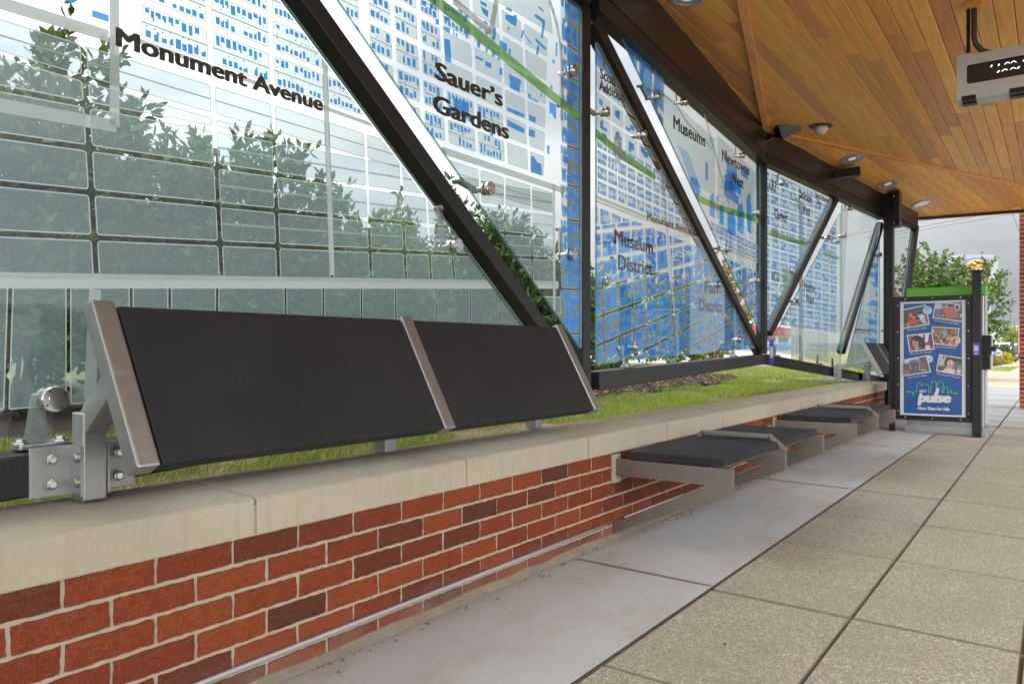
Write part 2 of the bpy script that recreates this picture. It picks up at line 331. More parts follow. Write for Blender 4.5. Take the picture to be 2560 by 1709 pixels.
def text_geo(body, bold=.0, shear=0.):
    cu = bpy.data.curves.new('lettering', 'FONT'); cu.body = body; cu.size = 1; cu.offset = bold; cu.shear = shear; cu.resolution_u = 3; cu.align_x = 'LEFT'
    cu.fill_mode = 'NONE'
    o = bpy.data.objects.new('lettering', cu); COL.objects.link(o)
    dg = bpy.context.evaluated_depsgraph_get(); me = o.evaluated_get(dg).to_mesh()
    idx = {}; pv = []; rm = {}
    for v in me.vertices:
        k = (round(v.co.x, 3), round(v.co.y, 3))
        if k not in idx: idx[k] = len(pv); pv.append(Vector(k))
        rm[v.index] = idx[k]
    ed = list({tuple(sorted((rm[e.vertices[0]], rm[e.vertices[1]]))) for e in me.edges if rm[e.vertices[0]] != rm[e.vertices[1]]})
    o.evaluated_get(dg).to_mesh_clear(); bpy.data.objects.remove(o); bpy.data.curves.remove(cu)
    r_ = delaunay_2d_cdt(pv, ed, [], 0, 1e-5)
    vs = [(v.x, v.y) for v in r_[0]]; fs = []
    E_ = [(pv[a], pv[b]) for a, b in ed]
    for f in r_[2]:
        cx = sum(vs[i][0] for i in f) / len(f); cy = sum(vs[i][1] for i in f) / len(f) + 1.7e-5
        if sum(1 for a, b in E_ if (a.y > cy) != (b.y > cy) and cx < (b.x - a.x) * (cy - a.y) / (b.y - a.y) + a.x) % 2: fs.append(tuple(f))
    x0 = min(v[0] for v in vs); x1 = max(v[0] for v in vs)
    return [(v[0] - x0, v[1]) for v in vs], fs, x1 - x0
def text_on(mb, body, frame, width, m, cap=None, bold=.02, shear=0.):
    "lettering laid on a plane: frame(u, v) gives the 3-D point; cap = capital height"
    vs, fs, w = text_geo(body, 0, shear); b = bold * 1.15; w += 2 * b; kx = width / w; ky = (cap / .73) if cap else kx
    o = frame(0, 0); nn = (Vector(frame(1, 0)) - Vector(o)).cross(Vector(frame(0, 1)) - Vector(o)).normalized()
    for k, (dx, dy) in enumerate(((b, 0), (0, b * .35), (2 * b, b * .35), (0, -b * .35), (2 * b, -b * .35), (b, b * .6), (b, -b * .6))):
        mb.add([Vector(frame((x + dx) * kx, (y + dy) * ky)) + nn * (.00004 * k) for x, y in vs], fs, m)

# ------------------------------------------------------------------ ground
GW, GS = -.025, -.02                              # pavement at the wall, cross fall
def gz(x): return GW + GS * max(min(x, 3.3), -2)
def strip(name, x0, x1, y0, y1, m, dz=0):
    mb = MB(); ny = max(1, int((y1 - y0) / 3))
    mb.add([(x0, y0, gz(x0) + dz), (x1, y0, gz(x1) + dz), (x1, y1, gz(x1) + dz), (x0, y1, gz(x0) + dz)], [(0, 1, 2, 3)], m)
    return struct(mb, name)
mb = MB(); mb.poly([(-900, -600, -.30), (900, -600, -.30), (900, 1500, -.30), (-900, 1500, -.30)], 'soil'); struct(mb, 'ground')
strip('concrete_strip', -.02, .628, -4, 10.62, 'concrete')
mb = MB(); mb.add([(.62, -4, gz(.62) - .010), (3.3, -4, gz(3.3) - .010), (3.3, 10.62, gz(3.3) - .010), (.62, 10.62, gz(.62) - .010)], [(0, 1, 2, 3)], 'joint'); struct(mb, 'paving_bed')
# aggregate slabs, scored into tiles, each a bevelled pad
XJ = [.636, 1.121, 1.6, 2.1, 2.6, 3.1, 3.3]; YJ = [-4, -2.3, -1.42, -.58, .25, 1.09, 1.926, 2.765, 3.64, 4.45, 5.275, 6.12, 6.95, 7.79, 8.62, 9.46, 10.3, 10.62]
major = {2.765, 5.275, .25, 7.79, 10.3}
rg = random.Random(3); mb = MB()
for i in range(len(XJ) - 1):
    for j in range(len(YJ) - 1):
        g = .0055; x0, x1 = XJ[i] + g, XJ[i + 1] - g
        ya = YJ[j] + (.010 if YJ[j] in major else .005); yb = YJ[j + 1] - (.010 if YJ[j + 1] in major else .005)
        h = rg.uniform(-.001, .001); b = .0015
        top = [(x0 + b, ya + b, gz(x0) + h), (x1 - b, ya + b, gz(x1) + h), (x1 - b, yb - b, gz(x1) + h), (x0 + b, yb - b, gz(x0) + h)]
        bot = [(x0, ya, gz(x0) - .012), (x1, ya, gz(x1) - .012), (x1, yb, gz(x1) - .012), (x0, yb, gz(x0) - .012)]
        mb.add(top + bot, [(0, 1, 2, 3)], 'aggregate'); mb.add(top + bot, [(4 + k, 4 + (k + 1) % 4, (k + 1) % 4, k) for k in range(4)], 'joint')
struct(mb, 'aggregate_paving')
mb = MB()
for y in (.25, 2.80, 5.29, 7.79, 10.3): mb.poly([(0, y - .008, gz(0) + .003), (.625, y - .008, gz(.625) + .003), (.625, y + .008, gz(.625) + .003), (0, y + .008, gz(0) + .003)], 'joint')
struct(mb, 'pavement_joints')
# pavement beyond the shelter and the path going on along the street
def slabs(name, x0, x1, y0, y1, m, step, dz=0):
    mb = MB(); y = y0
    while y < y1 - .01:
        ye = min(y + step, y1); mb.add([(x0, y + .02, gz(x0) + dz), (x1, y + .02, gz(x1) + dz), (x1, ye - .02, gz(x1) + dz), (x0, ye - .02, gz(x0) + dz)], [(0, 1, 2, 3)], m); y = ye
    return struct(mb, name)
mb = MB(); mb.add([(-1.2, 10.62, -.06), (3.3, 10.62, -.11), (3.3, 130, -.11), (-1.2, 130, -.06)], [(0, 1, 2, 3)], 'joint'); struct(mb, 'path_bed')
slabs('concrete_walk_inner', -1.2, 1.12, 10.64, 22, 'walk_concrete', 1.9)
slabs('concrete_walk_outer', 1.135, 3.3, 10.64, 22, 'walk_concrete', 1.9)
slabs('tan_path', -1.0, 3.3, 22, 128, 'tan_walk', 5.5)
mb = MB(); mb.poly([(3.6, -60, -.27), (16, -60, -.27), (16, 300, -.27), (3.6, 300, -.27)], 'bus_lane'); struct(mb, 'road')
mb = MB(); mb.box((3.3, -60, -.3), (3.6, 300, -.10), 'walk_concrete'); struct(mb, 'kerb')

# grit, leaf crumbs and spots lying on the pavement, thickest along the foot of the wall
rg = random.Random(77); mb = MB()
for k in range(325):
    y = rg.uniform(.3, 9.5); x = .012 + abs(rg.gauss(0, .035)) if k < 300 else rg.uniform(.05, 2.2); q = rg.uniform(.0012, .0038) * (1 if k < 300 else .8); a = rg.uniform(0, 3)
    M = Matrix.Translation((x, y, gz(x) + .002)) @ Matrix.Rotation(a, 4, 'Z'); mb.box((-q * rg.uniform(1, 2.5), -q, -.001), (q, q, q * .6), 'soil' if k % 3 else 'bark', M)
tag(mb.build('pavement_grit'), kind='stuff')
# ------------------------------------------------------------------ low brick wall
YJ0 = .7720; WEND = 10.17; CB, CT = .374, .468
wall = thing('brick_wall', 'low red brick wall with pale cast stone coping along the pavement', 'wall', (0, 3, 0))
rg = random.Random(11)
mb = MB(); mb.box((-.2, -2.3, -.2), (-.005, WEND, CB), 'mortar'); mb.build('mortar_core', wall)
mb = MB(); P = .2029; CH = .0677
for c in range(6):
    zt = CB - .004 - c * CH; zb = zt - .0575
    y = YJ0 + (P / 2 if c % 2 else 0) - P * 16
    while y < WEND:
        y0 = max(y + .005, -2.3); y1 = min(y + P - .005, WEND - .001)
        if y1 - y0 > .02:
            bm = bmesh.new(); nx, ny_ = 14, 4
            j = lambda a: rg.uniform(-a, a)
            dx = rg.uniform(-.001, .0015)
            grid = [[bm.verts.new((dx + (0 if 0 < a < nx and 0 < b < ny_ else -.0015 + j(.0008)), y0 + (y1 - y0) * a / nx + (j(.0018) if a in (0, nx) else 0), zb + (zt - zb) * b / ny_ + (j(.0016) if b in (0, ny_) else 0))) for b in range(ny_ + 1)] for a in range(nx + 1)]
            for a in range(nx):
                for b in range(ny_): bm.faces.new((grid[a][b], grid[a + 1][b], grid[a + 1][b + 1], grid[a][b + 1]))
            rim = [grid[a][0] for a in range(nx + 1)] + [grid[nx][b] for b in range(1, ny_ + 1)] + [grid[a][ny_] for a in range(nx - 1, -1, -1)] + [grid[0][b] for b in range(ny_ - 1, 0, -1)]
            back = [bm.verts.new((-.03, v.co.y, v.co.z)) for v in rim]; n = len(rim)
            for k in range(n): bm.faces.new((rim[k], back[k], back[(k + 1) % n], rim[(k + 1) % n]))
            mb.bm(bm, 'brick')
        y += P
# end of the wall: headers
for c in range(6):
    zt = CB - .004 - c * CH; mb.box((-.195, WEND + .001, zt - .0575), (-.105, WEND + .004, zt), 'brick'); mb.box((-.095, WEND + .001, zt - .0575), (-.006, WEND + .004, zt), 'brick')
mb.build('brick_face', wall)
CJ = [-1.33, -.475, .385, 1.24, 2.108, 2.967, 3.808, 4.643, 5.534, 6.429, 7.234, 8.033, 8.832, 9.6, 10.3]
for a, b in zip(CJ[:-1], CJ[1:]):
    mb = MB(); g = .0045
    prof = [(.003, CB), (.003, CT - .006), (-.004, CT), (-.12, CT + .009), (-.20, CT + .015), (-.30, CT + .018), (-.322, CT + .014), (-.328, CB - .05)]
    mb.prism([(x, a + g, z) for x, z in prof], (0, b - a - 2 * g, 0), 'cast_stone'); mb.build('coping_stone', wall)
mb = MB(); mb.box((-.31, -1.3, CB - .0035), (-.002, 10.28, CB + .075), 'mortar'); mb.build('coping_mortar', wall)
mb = MB(); mb.tube([(.012, -1.4, .05), (.011, .6, .052), (.011, 2.4, .053), (.010, 3.12, .056)], .0065, 'trim_gray', 10)
mb.tube([(.010, 3.3, .057), (.011, 6, .056), (.01, 10.1, .055)], .0065, 'trim_gray', 8); mb.build('conduit', wall, True)
mb = MB()
ys = np.arange(-2.2, 10.15, .12); rr = random.Random(9)
prof = [(y, .012 + rr.uniform(0, .012)) for y in ys]
mb.add([(.0, y, -.005 + rr.uniform(0, .012)) for y, w in prof] + [(w + .008, y, gz(0) + .002) for y, w in prof], [(i, i + 1, len(prof) + i + 1, len(prof) + i) for i in range(len(prof) - 1)], 'joint'); mb.build('sealant_bead', wall)

# ------------------------------------------------------------------ lawn behind the wall
LZ = .42
mb = MB(); mb.poly([(-.325, -8, LZ), (-.325, 10.2, LZ), (-1.4, 10.6, LZ), (-1.4, 26, LZ), (-60, 26, LZ), (-60, -8, LZ)], 'soil')
mb.add([(-.325, -8, -.3), (-.325, 10.2, -.3), (-.325, 10.2, LZ), (-.325, -8, LZ), (-1.4, 10.6, -.3), (-1.4, 10.6, LZ), (-1.4, 26, -.3), (-1.4, 26, LZ)], [(0, 1, 2, 3), (1, 4, 5, 2), (4, 6, 7, 5)], 'walk_concrete'); struct(mb, 'lawn_ground')
bed = [(-1.45, 4.9), (-1.6, 6.3), (-1.8, 9.2), (-2.0, 10.8), (-3.0, 13.5), (-5.5, 13.0), (-5.6, -2), (-2.4, -2), (-2.1, 2.5)]
mb = MB(); mb.poly([(x, y, LZ + .012) for x, y in bed], 'mulch'); struct(mb, 'mulch_bed')
bed2 = [(-3.1, 15.5), (-3.6, 17.6), (-6, 18.6), (-6, 16.2)]
mb = MB(); mb.poly([(x, y, LZ + .012) for x, y in bed2], 'mulch'); struct(mb, 'far_mulch_bed')
mb = MB(); mb.box((-14, 19.5, LZ), (-2, 20.1, LZ + .05), 'walk_concrete'); struct(mb, 'far_kerb')
def inside(poly, x, y):
    c = False; n = len(poly)
    for i in range(n):
        (x1, y1), (x2, y2) = poly[i], poly[i - 1]
        if (y1 > y) != (y2 > y) and x < (x2 - x1) * (y - y1) / (y2 - y1) + x1: c = not c
    return c
def grass(name, n, box, hmin, hmax, w, seed, m='grass', avoid=None, patch=True, z=LZ):
    r = np.random.default_rng(seed); x = r.uniform(box[0], box[1], n * 2); y = r.uniform(box[2], box[3], n * 2)
    keep = np.ones(len(x), bool)
    if patch:
        f = np.sin(x * 5.1 + 1.3 * np.sin(y * 2.3)) + np.sin(y * 3.7 + x * 2.1) + .6 * np.sin(x * 13 + y * 9)
        keep &= (f + r.normal(0, .45, len(x))) > -.35
    if avoid: keep &= np.array([not inside(avoid, a, b) or r.random() < .07 for a, b in zip(x, y)])
    x, y = x[keep][:n], y[keep][:n]; n = len(x)
    h = r.uniform(hmin, hmax, n); a = r.uniform(0, 6.28, n); dx, dy = np.cos(a) * w, np.sin(a) * w; lx, ly = r.normal(0, .5, n) * h, r.normal(0, .5, n) * h
    V = np.empty((n, 5, 3)); z0 = np.full(n, z)
    V[:, 0] = np.stack([x - dx, y - dy, z0], 1); V[:, 1] = np.stack([x + dx, y + dy, z0], 1)
    V[:, 2] = np.stack([x + dx * .7 + lx * .4, y + dy * .7 + ly * .4, z0 + h * .6], 1); V[:, 3] = np.stack([x - dx * .7 + lx * .4, y - dy * .7 + ly * .4, z0 + h * .6], 1)
    V[:, 4] = np.stack([x + lx, y + ly, z0 + h], 1)
    b = np.arange(n) * 5; F = [t for i in b.tolist() for t in ((i, i + 1, i + 2, i + 3), (i + 3, i + 2, i + 4))]
    me = bpy.data.meshes.new(name); me.from_pydata(V.reshape(-1, 3).tolist(), [], F); me.materials.append(MATS[m]); o = bpy.data.objects.new(name, me); COL.objects.link(o)
    return tag(o, kind='stuff')
grass('lawn_grass', 42000, (-2.4, -.325, .2, 11), .025, .06, .0022, 5, avoid=bed)
grass('far_lawn_grass', 26000, (-9, -1.4, 9, 19.4), .03, .07, .005, 6, avoid=bed)
grass('dry_straw', 17000, (-2.2, -.33, .2, 6.5), .004, .024, .0022, 8, 'straw', patch=False)
def mulch_chips(n, seed):
    r = random.Random(seed); mb = MB()
    while n:
        x, y = r.uniform(-3.6, -1.4), r.uniform(4.5, 13)
        if not inside(bed, x, y): continue
        n -= 1; L, w = r.uniform(.015, .05), r.uniform(.005, .014); a = r.uniform(0, 3.14); t = r.uniform(-.5, .5)
        M = Matrix.Translation((x, y, LZ + .014 + r.uniform(0, .012))) @ Matrix.Rotation(a, 4, 'Z') @ Matrix.Rotation(t, 4, 'Y')
        mb.box((-L, -w, -.003), (L, w, .003), 'chip' if r.random() > .04 else 'leaf_olive', M)
    return tag(mb.build('mulch_chips'), kind='stuff')
T = NT('chip'); T.bsdf(T.ramp(rnd(T), [(0, (.02, .013, .01)), (.6, (.07, .042, .03)), (1, (.2, .13, .09))]), .95); MATS['chip'] = T.m
mulch_chips(5200, 4)

# ------------------------------------------------------------------ glass map screens
class Plane:
    "upright plane through plan points a, b; local s along, z up, o towards the street"
    def __init__(p, a, b):
        p.a = Vector((*a, 0)); p.d = (Vector((*b, 0)) - p.a); p.L = p.d.length; p.d.normalize(); p.n = Vector((p.d.y, -p.d.x, 0))
    def pt(p, s, z, o=0): return p.a + p.d * s + p.n * o + Vector((0, 0, z))
    def uv(p, px, py):
        q = on_plane(px, py, p.a, p.n); return ((q - p.a).dot(p.d), q.z)
P0, P1, P2, P3 = (-.28, .73), (-.3795, 3.63), (-.82, 8.06), (-.16, 10.94)
PL1, PL2, PL3 = Plane(P0, P1), Plane(P1, P2), Plane(P2, P3)
def clip(poly, reg):
    for i in range(len(reg)):
        a, b = reg[i], reg[(i + 1) % len(reg)]; outp = []
        f = lambda q: (b[0] - a[0]) * (q[1] - a[1]) - (b[1] - a[1]) * (q[0] - a[0])
        for k in range(len(poly)):
            p, q = poly[k - 1], poly[k]; fp, fq = f(p), f(q)
            if (fp >= 0) != (fq >= 0): t = fp / (fp - fq); outp.append((p[0] + (q[0] - p[0]) * t, p[1] + (q[1] - p[1]) * t))
            if fq >= 0: outp.append(q)
        poly = outp
        if len(poly) < 3: return []
    return poly
def ccw(p):
    a = sum(p[i - 1][0] * p[i][1] - p[i][0] * p[i - 1][1] for i in range(len(p))); return p if a > 0 else p[::-1]
def inset(p, d):
    p = ccw(p); n = len(p); res = []
    ls = []
    for i in range(n):
        a, b = p[i], p[(i + 1) % n]; L = math.hypot(b[0] - a[0], b[1] - a[1]) or 1e-9; nx, ny = -(b[1] - a[1]) / L, (b[0] - a[0]) / L
        ls.append(((a[0] + nx * d, a[1] + ny * d), ((b[0] - a[0]) / L, (b[1] - a[1]) / L)))
    for i in range(n):
        (p1, d1), (p2, d2) = ls[i - 1], ls[i]; den = d1[0] * d2[1] - d1[1] * d2[0]
        if abs(den) < 1e-6: res.append(p2); continue
        t = ((p2[0] - p1[0]) * d2[1] - (p2[1] - p1[1]) * d2[0]) / den; res.append((p1[0] + d1[0] * t, p1[1] + d1[1] * t))
    return res
def rounded(p, r, k=4):
    p = ccw(p); n = len(p); res = []
    for i in range(n):
        a, b, c = Vector(p[i - 1]), Vector(p[i]), Vector(p[(i + 1) % n]); u = (a - b); v = (c - b)
        t = min(r, u.length * .45, v.length * .45); q0 = b + u.normalized() * t; q2 = b + v.normalized() * t
        for j in range(k + 1):
            s_ = j / k; res.append(tuple(q0 * (1 - s_) ** 2 + b * 2 * s_ * (1 - s_) + q2 * s_ ** 2))
    return res
OFF = {'frost': -.0078, 'line_print': -.0082, 'blue_print': -.0074, 'blue_soft': -.0074, 'park_print': -.0072, 'strip_print': -.0069, 'green_route': -.0067}
class Print:
    "a printed film clipped to one glass pane"
    def __init__(s, pl, reg): s.pl = pl; s.reg = ccw(inset(reg, .006)); s.mb = MB(); s.xs = [p[0] for p in s.reg]; s.ys = [p[1] for p in s.reg]
    def poly(s, pts, m, off=None):
        if max(p[0] for p in pts) < min(s.xs) or min(p[0] for p in pts) > max(s.xs) or max(p[1] for p in pts) < min(s.ys) or min(p[1] for p in pts) > max(s.ys): return
        c = clip(ccw(list(pts)), s.reg)
        if len(c) > 2: s.mb.poly([s.pl.pt(x, z, off if off is not None else OFF[m]) for x, z in c], m)
class Map:
    def __init__(s, prints, seed): s.pr = prints; s.r = random.Random(seed)
    def poly(s, pts, m, off=None):
        for p in s.pr: p.poly(pts, m, off)
    def line(s, pts, w, m, w2=None):
        for i in range(len(pts) - 1):
            a, b = Vector(pts[i]), Vector(pts[i + 1]); d = (b - a).normalized(); n = Vector((-d.y, d.x)) * w / 2
            e = d * (w * .25 if 0 < i < len(pts) - 1 else 0)
            s.poly([tuple(a - n - e), tuple(b - n), tuple(b + n), tuple(a + n - e)], m)
    def block(s, quad, gap, fill=None, rad=.012, lw=.0035, alley=None, frost='frost', dens=1.0, hs=1.0):
        q = ccw(quad)
        w = min(math.dist(q[0], q[1]), math.dist(q[2], q[3])); h = min(math.dist(q[1], q[2]), math.dist(q[3], q[0]))
        if min(w, h) < gap * 2.4: return
        qi = inset(q, gap); o = rounded(qi, rad); i = rounded(inset(qi, lw), max(rad - lw, .003)); n = len(o)
        if frost: s.poly(i, frost)
        if lw:
            for k in range(n): s.poly([o[k], o[(k + 1) % n], i[(k + 1) % n], i[k]], 'line_print')
        B = lambda u, v: (qi[0][0] * (1 - u) * (1 - v) + qi[1][0] * u * (1 - v) + qi[2][0] * u * v + qi[3][0] * (1 - u) * v,
                          qi[0][1] * (1 - u) * (1 - v) + qi[1][1] * u * (1 - v) + qi[2][1] * u * v + qi[3][1] * (1 - u) * v)
        if alley:
            v = .5; s.line([B(0, v), B(1, v)], lw * 1.2 if alley == 1 else lw, 'line_print')
            if alley == 2: s.line([B(0, v + .035), B(1, v + .035)], lw * .8, 'line_print')
        r = s.r; W, Hh = w - 2 * gap, h - 2 * gap
        def rect(u0, u1, v0, v1, m='blue_print'): s.poly([B(u0, v0), B(u1, v0), B(u1, v1), B(u0, v1)], m)
        if fill == 'rows':
            for side in (0, 1):
                u = .04 + r.random() * .03
                while u < .94:
                    wd = r.uniform(.010, .017) * hs / W; dp = r.uniform(.012, .021) * hs / Hh; st = r.uniform(.05, .11)
                    if r.random() < .93 * dens and u + wd < .97:
                        v0 = st if side == 0 else 1 - st - dp
                        rect(u, u + wd, v0, v0 + dp)
                        if r.random() < .5:
                            k = r.uniform(.3, .6); rect(u + wd * (0 if r.random() < .5 else 1 - k), u + wd * (k if r.random() < .0 else 1), v0 + (dp if side == 0 else -dp * .45), v0 + (dp * 1.45 if side == 0 else 0))
                        if r.random() < .35:
                            q0 = r.uniform(.36, .44); q0 = q0 if side == 0 else 1 - q0; rect(u, u + wd * .35, q0, q0 + .004 / Hh)
                    u += wd + r.uniform(.004, .010) * hs / W
        elif fill == 'dense':
            for side in (0, 1):
                u = .03
                while u < .95:
                    wd = r.uniform(.010, .026) * hs / W; dp = r.uniform(.16, .42)
                    if r.random() < .9 * dens and u + wd < .98:
                        v0 = .05 if side == 0 else .95 - dp; rect(u, u + wd, v0, v0 + dp)
                        if r.random() < .3: rect(u, u + wd * .4, .46, .54)
                    u += wd + r.uniform(.002, .008) * hs / W
        elif fill == 'big':
            for _ in range(r.randint(2, 4)):
                u0, v0 = r.uniform(.05, .6), r.uniform(.05, .6); rect(u0, u0 + r.uniform(.12, .38), v0, v0 + r.uniform(.15, .4))
        elif fill == 'solid':
            rect(.06, .94, .07, .93, 'blue_soft')
            for _ in range(2):
                u0, v0 = r.uniform(.1, .6), r.uniform(.1, .6); rect(u0, u0 + r.uniform(.15, .3), v0, v0 + r.uniform(.2, .35))
        elif fill == 'mass':
            for _ in range(int(15 * dens)):
                u0, v0 = r.uniform(.02, .8), r.uniform(.03, .75); rect(u0, min(.98, u0 + r.uniform(.08, .3)), v0, min(.97, v0 + r.uniform(.08, .3)), 'blue_soft' if r.random() < .5 else 'blue_print')
            u = .03
            while u < .95:
                wd = r.uniform(.012, .03) / W; rect(u, min(.97, u + wd), .05, r.uniform(.2, .42)); rect(u, min(.97, u + wd), r.uniform(.6, .8), .95); u += wd + r.uniform(.003, .012) / W
    def grid(s, hs_, vs_, gap, fill, skip=None, **k):
        "hs_: (z0, slope) lines low to high; vs_: (s0, lean) lines left to right"
        X = lambda h, v: ((v[0] + v[1] * h[0]) / (1 - v[1] * h[1]), h[0] + h[1] * (v[0] + v[1] * h[0]) / (1 - v[1] * h[1]))
        for i in range(len(hs_) - 1):
            for j in range(len(vs_) - 1):
                if skip and skip(i, j): continue
                f = fill(i, j) if callable(fill) else fill
                kk = dict(k)
                if isinstance(f, tuple): kk.update(f[1]); f = f[0]
                s.block([X(hs_[i], vs_[j]), X(hs_[i], vs_[j + 1]), X(hs_[i + 1], vs_[j + 1]), X(hs_[i + 1], vs_[j])], gap, f, **kk)

def frame_member(name, parent, pl, a, b, w=.095, dep=.10, up=None, off=0, ext=0):
    "square steel tube between two (s, z) points, with softly rounded arrises"
    mb = MB(); d = Vector((b[0] - a[0], b[1] - a[1])); n = pl.d * (-d.y) + Vector((0, 0, d.x))
    mb.bar(pl.pt(*a, off), pl.pt(*b, off), dep, w, 'black_metal', n, .006, ext); return mb.build(name, parent)
def pane(parent, pl, reg, label=None):
    reg = ccw(rounded(reg, .03, 3)); n = len(reg); mb = MB(); t = .006
    f = [pl.pt(x, z, t) for x, z in reg]; b = [pl.pt(x, z, -t) for x, z in reg]
    mb.poly(f, 'glass'); mb.poly(b[::-1], 'glass')
    for i in range(n): mb.poly([f[i], b[i], b[(i + 1) % n], f[(i + 1) % n]], 'glass_edge')
    o = mb.build('glass_pane', parent)
    if label: o['label'] = label
    return o
def standoff(parent, pl, s, z, ds, dz, r=.031):
    "round clamp through the glass with an arm reaching back to the frame"
    mb = MB(); c = pl.pt(s, z); M = Matrix((( pl.d.x, 0, pl.n.x, c.x), (pl.d.y, 0, pl.n.y, c.y), (0, 1, 0, c.z), (0, 0, 0, 1)))
    mb.lathe([(r, .006), (r, .020), (r * .95, .024), (r * .52, .024), (r * .50, .026), (0.001, .026)], 'polished_steel', M, 20)
    mb.lathe([(r * .9, -.006), (r * .9, -.022), (r * .42, -.026), (r * .42, -.075)], 'polished_steel', M, 16)
    for k in range(4):
        a = k * 1.57 + .6; q = M @ Vector((r * .76 * math.cos(a), r * .76 * math.sin(a), .0235)); mb.lathe([(.0025, 0), (.0025, .0018)], 'black_metal', Matrix.Translation(q) @ M.to_3x3().to_4x4(), 6)
    mb.bar(pl.pt(s, z, -.062), pl.pt(s + ds, z + dz, -.062), .012, .026, 'stainless', (0, 0, 1) if abs(ds) > abs(dz) else tuple(pl.d))
    e = pl.pt(s + ds, z + dz, -.085); M2 = M.copy(); M2.translation = e; mb.lathe([(.014, 0), (.014, .04), (.010, .046)], 'stainless', M2, 10)
    return mb.build('glass_clamp', parent, False)
def foot_clamp(parent, pl, s, z):
    "bolted shoe on the bottom rail with a plate rising to a round glass clamp"
    mb = MB(); mb.bar(pl.pt(s - .055, z + .008, -.01), pl.pt(s + .055, z + .008, -.01), .05, .014, 'stainless', (0, 0, 1), .004)
    for e in (-.045, .045):
        M = Matrix.Translation(pl.pt(s + e, z + .015, -.008)); mb.lathe([(.019, 0), (.019, .004), (.012, .005), (.012, .011), (.0, .012)], 'stainless', M, 6)
    mb.prism([pl.pt(s - .028, z + .014, -.03), pl.pt(s + .028, z + .014, -.03), pl.pt(s + .013, z + .12, -.03), pl.pt(s - .013, z + .12, -.03)], pl.n * .01, 'stainless'); mb.build('foot_clamp', parent)
def lettering(parent, pl, rows):
    for body, s0, s1, z0, cap, *k in rows:
        mb = MB(); sl_ = k[0] if k else 0
        text_on(mb, body, lambda u, v: pl.pt(s0 + u, z0 + v + sl_ * u, -.0063), s1 - s0, 'text_print', cap, .040 if pl is PL1 else .030); mb.build('lettering', parent)

# ---- first screen (nearest)
def rail_z(k, s): return {1: .507 + .043 * s, 2: .632 + .0176 * s, 3: .713 - .105 * s}[k]   # underside of the bottom rail
def top_z(k, s): return {1: 2.70 + .03 * s, 2: 2.79 + .021 * s, 3: 2.893 - .0855 * s}[k]     # top of the upper rail
s1 = thing('glass_map_screen', 'nearest glass street map screen in black steel frame, with a grey avenue name', 'screen', tuple(PL1.pt(0, .5)), 'glass map screens behind the wall')
A = -2.4; E1s = PL1.L
frame_member('bottom_rail', s1, PL1, (A, rail_z(1, A) + .05), (E1s - .049, rail_z(1, E1s) + .05), .10)
frame_member('top_rail', s1, PL1, (A, top_z(1, A) - .05), (E1s - .049, top_z(1, E1s) - .05), .10)
frame_member('post', s1, PL1, (E1s, .60), (E1s, top_z(1, E1s)), .088, .10, off=-.052)
da, db = (-.30, 2.66), (2.80, .70)
dA, dB = PL1.uv(780, 0), PL1.uv(1349, 798)
k1 = (dB[1] - dA[1]) / (dB[0] - dA[0]); dz = lambda s: dA[1] + k1 * (s - dA[0])
frame_member('diagonal_brace', s1, PL1, (dA[0] - (top_z(1, 0) - .1 - dA[1]) / -k1, top_z(1, 0) - .1), (E1s - .07, dz(E1s - .07)), .072, .085, off=-.045)
gR0, gR1 = PL1.uv(836, 0), PL1.uv(1399, 800)
kR = (gR1[1] - gR0[1]) / (gR1[0] - gR0[0]); zR = lambda s: gR0[1] + kR * (s - gR0[0])
gL0, gL1 = PL1.uv(728, 30), PL1.uv(1290, 790)
kL = (gL1[1] - gL0[1]) / (gL1[0] - gL0[0]); zL = lambda s: gL0[1] + kL * (s - gL0[0])
TZ = 2.60
sR = gR0[0] + (TZ - gR0[1]) / kR; sL = gL0[0] + (TZ - gL0[1]) / kL
xr = E1s - .075
lowL = lambda s: rail_z(1, s) + .135
sb = (zL(0) - lowL(0)) / (.043 - kL)
regL = [(-1.9, lowL(-1.9)), (sb, lowL(sb)), (sL, TZ), (-1.9, TZ)]
regR = [(xr, zR(xr)), (xr, 2.66), (sR - .06, 2.66)]
pL = pane(s1, PL1, regL); pR = pane(s1, PL1, regR)
prL, prR = Print(PL1, regL), Print(PL1, regR); mp1 = Map([prL, prR], 5)
U1 = PL1.uv
z1 = lambda x, y: U1(x / 2.24, y / 2.24)
z2 = lambda x, y: U1(700 + x / 1.96, y / 1.96)
def ln(a, b):                      # (s,z)-(s,z) -> (z0, slope)
    m = (b[1] - a[1]) / (b[0] - a[0]); return (a[1] - m * a[0], m)
def vn(a, b):                      # upright line -> (s0, lean)
    m = (b[0] - a[0]) / (b[1] - a[1]); return (a[0] - m * a[1], m)
# streets below the avenue
Hm = ln(z1(0, 28), z2(1390, 930)); 
h1 = ln(z1(0, 298), z1(1530, 742)); h2 = ln(z1(0, 490), z1(1530, 780)); h3 = ln(z1(0, 755), z1(1820, 1015)); h4 = ln(z1(0, 1025), z1(1830, 1205)); h5 = ln(z1(0, 1305), z1(1850, 1390)); h6 = ln((U1(0, 700)), U1(1380, 712))
h7 = (h6[0] - .30, .03)
vA = vn(z1(488, 460), z1(550, 1545)); vB = vn(z1(1190, 300), z1(1252, 1560)); vC = vn(z1(1530, 300), z1(1558, 1170)); vD = vn(z1(1825, 320), z1(1870, 1560))
vE = vn(z2(425, 620), z2(455, 1370)); vF = vn(z2(600, 800), z2(625, 1370)); vG = vn(z2(725, 950), z2(748, 1370)); vH = vn(z2(845, 1200), z2(862, 1370)); v00 = (-.62, 0); v000 = (-1.3, 0)
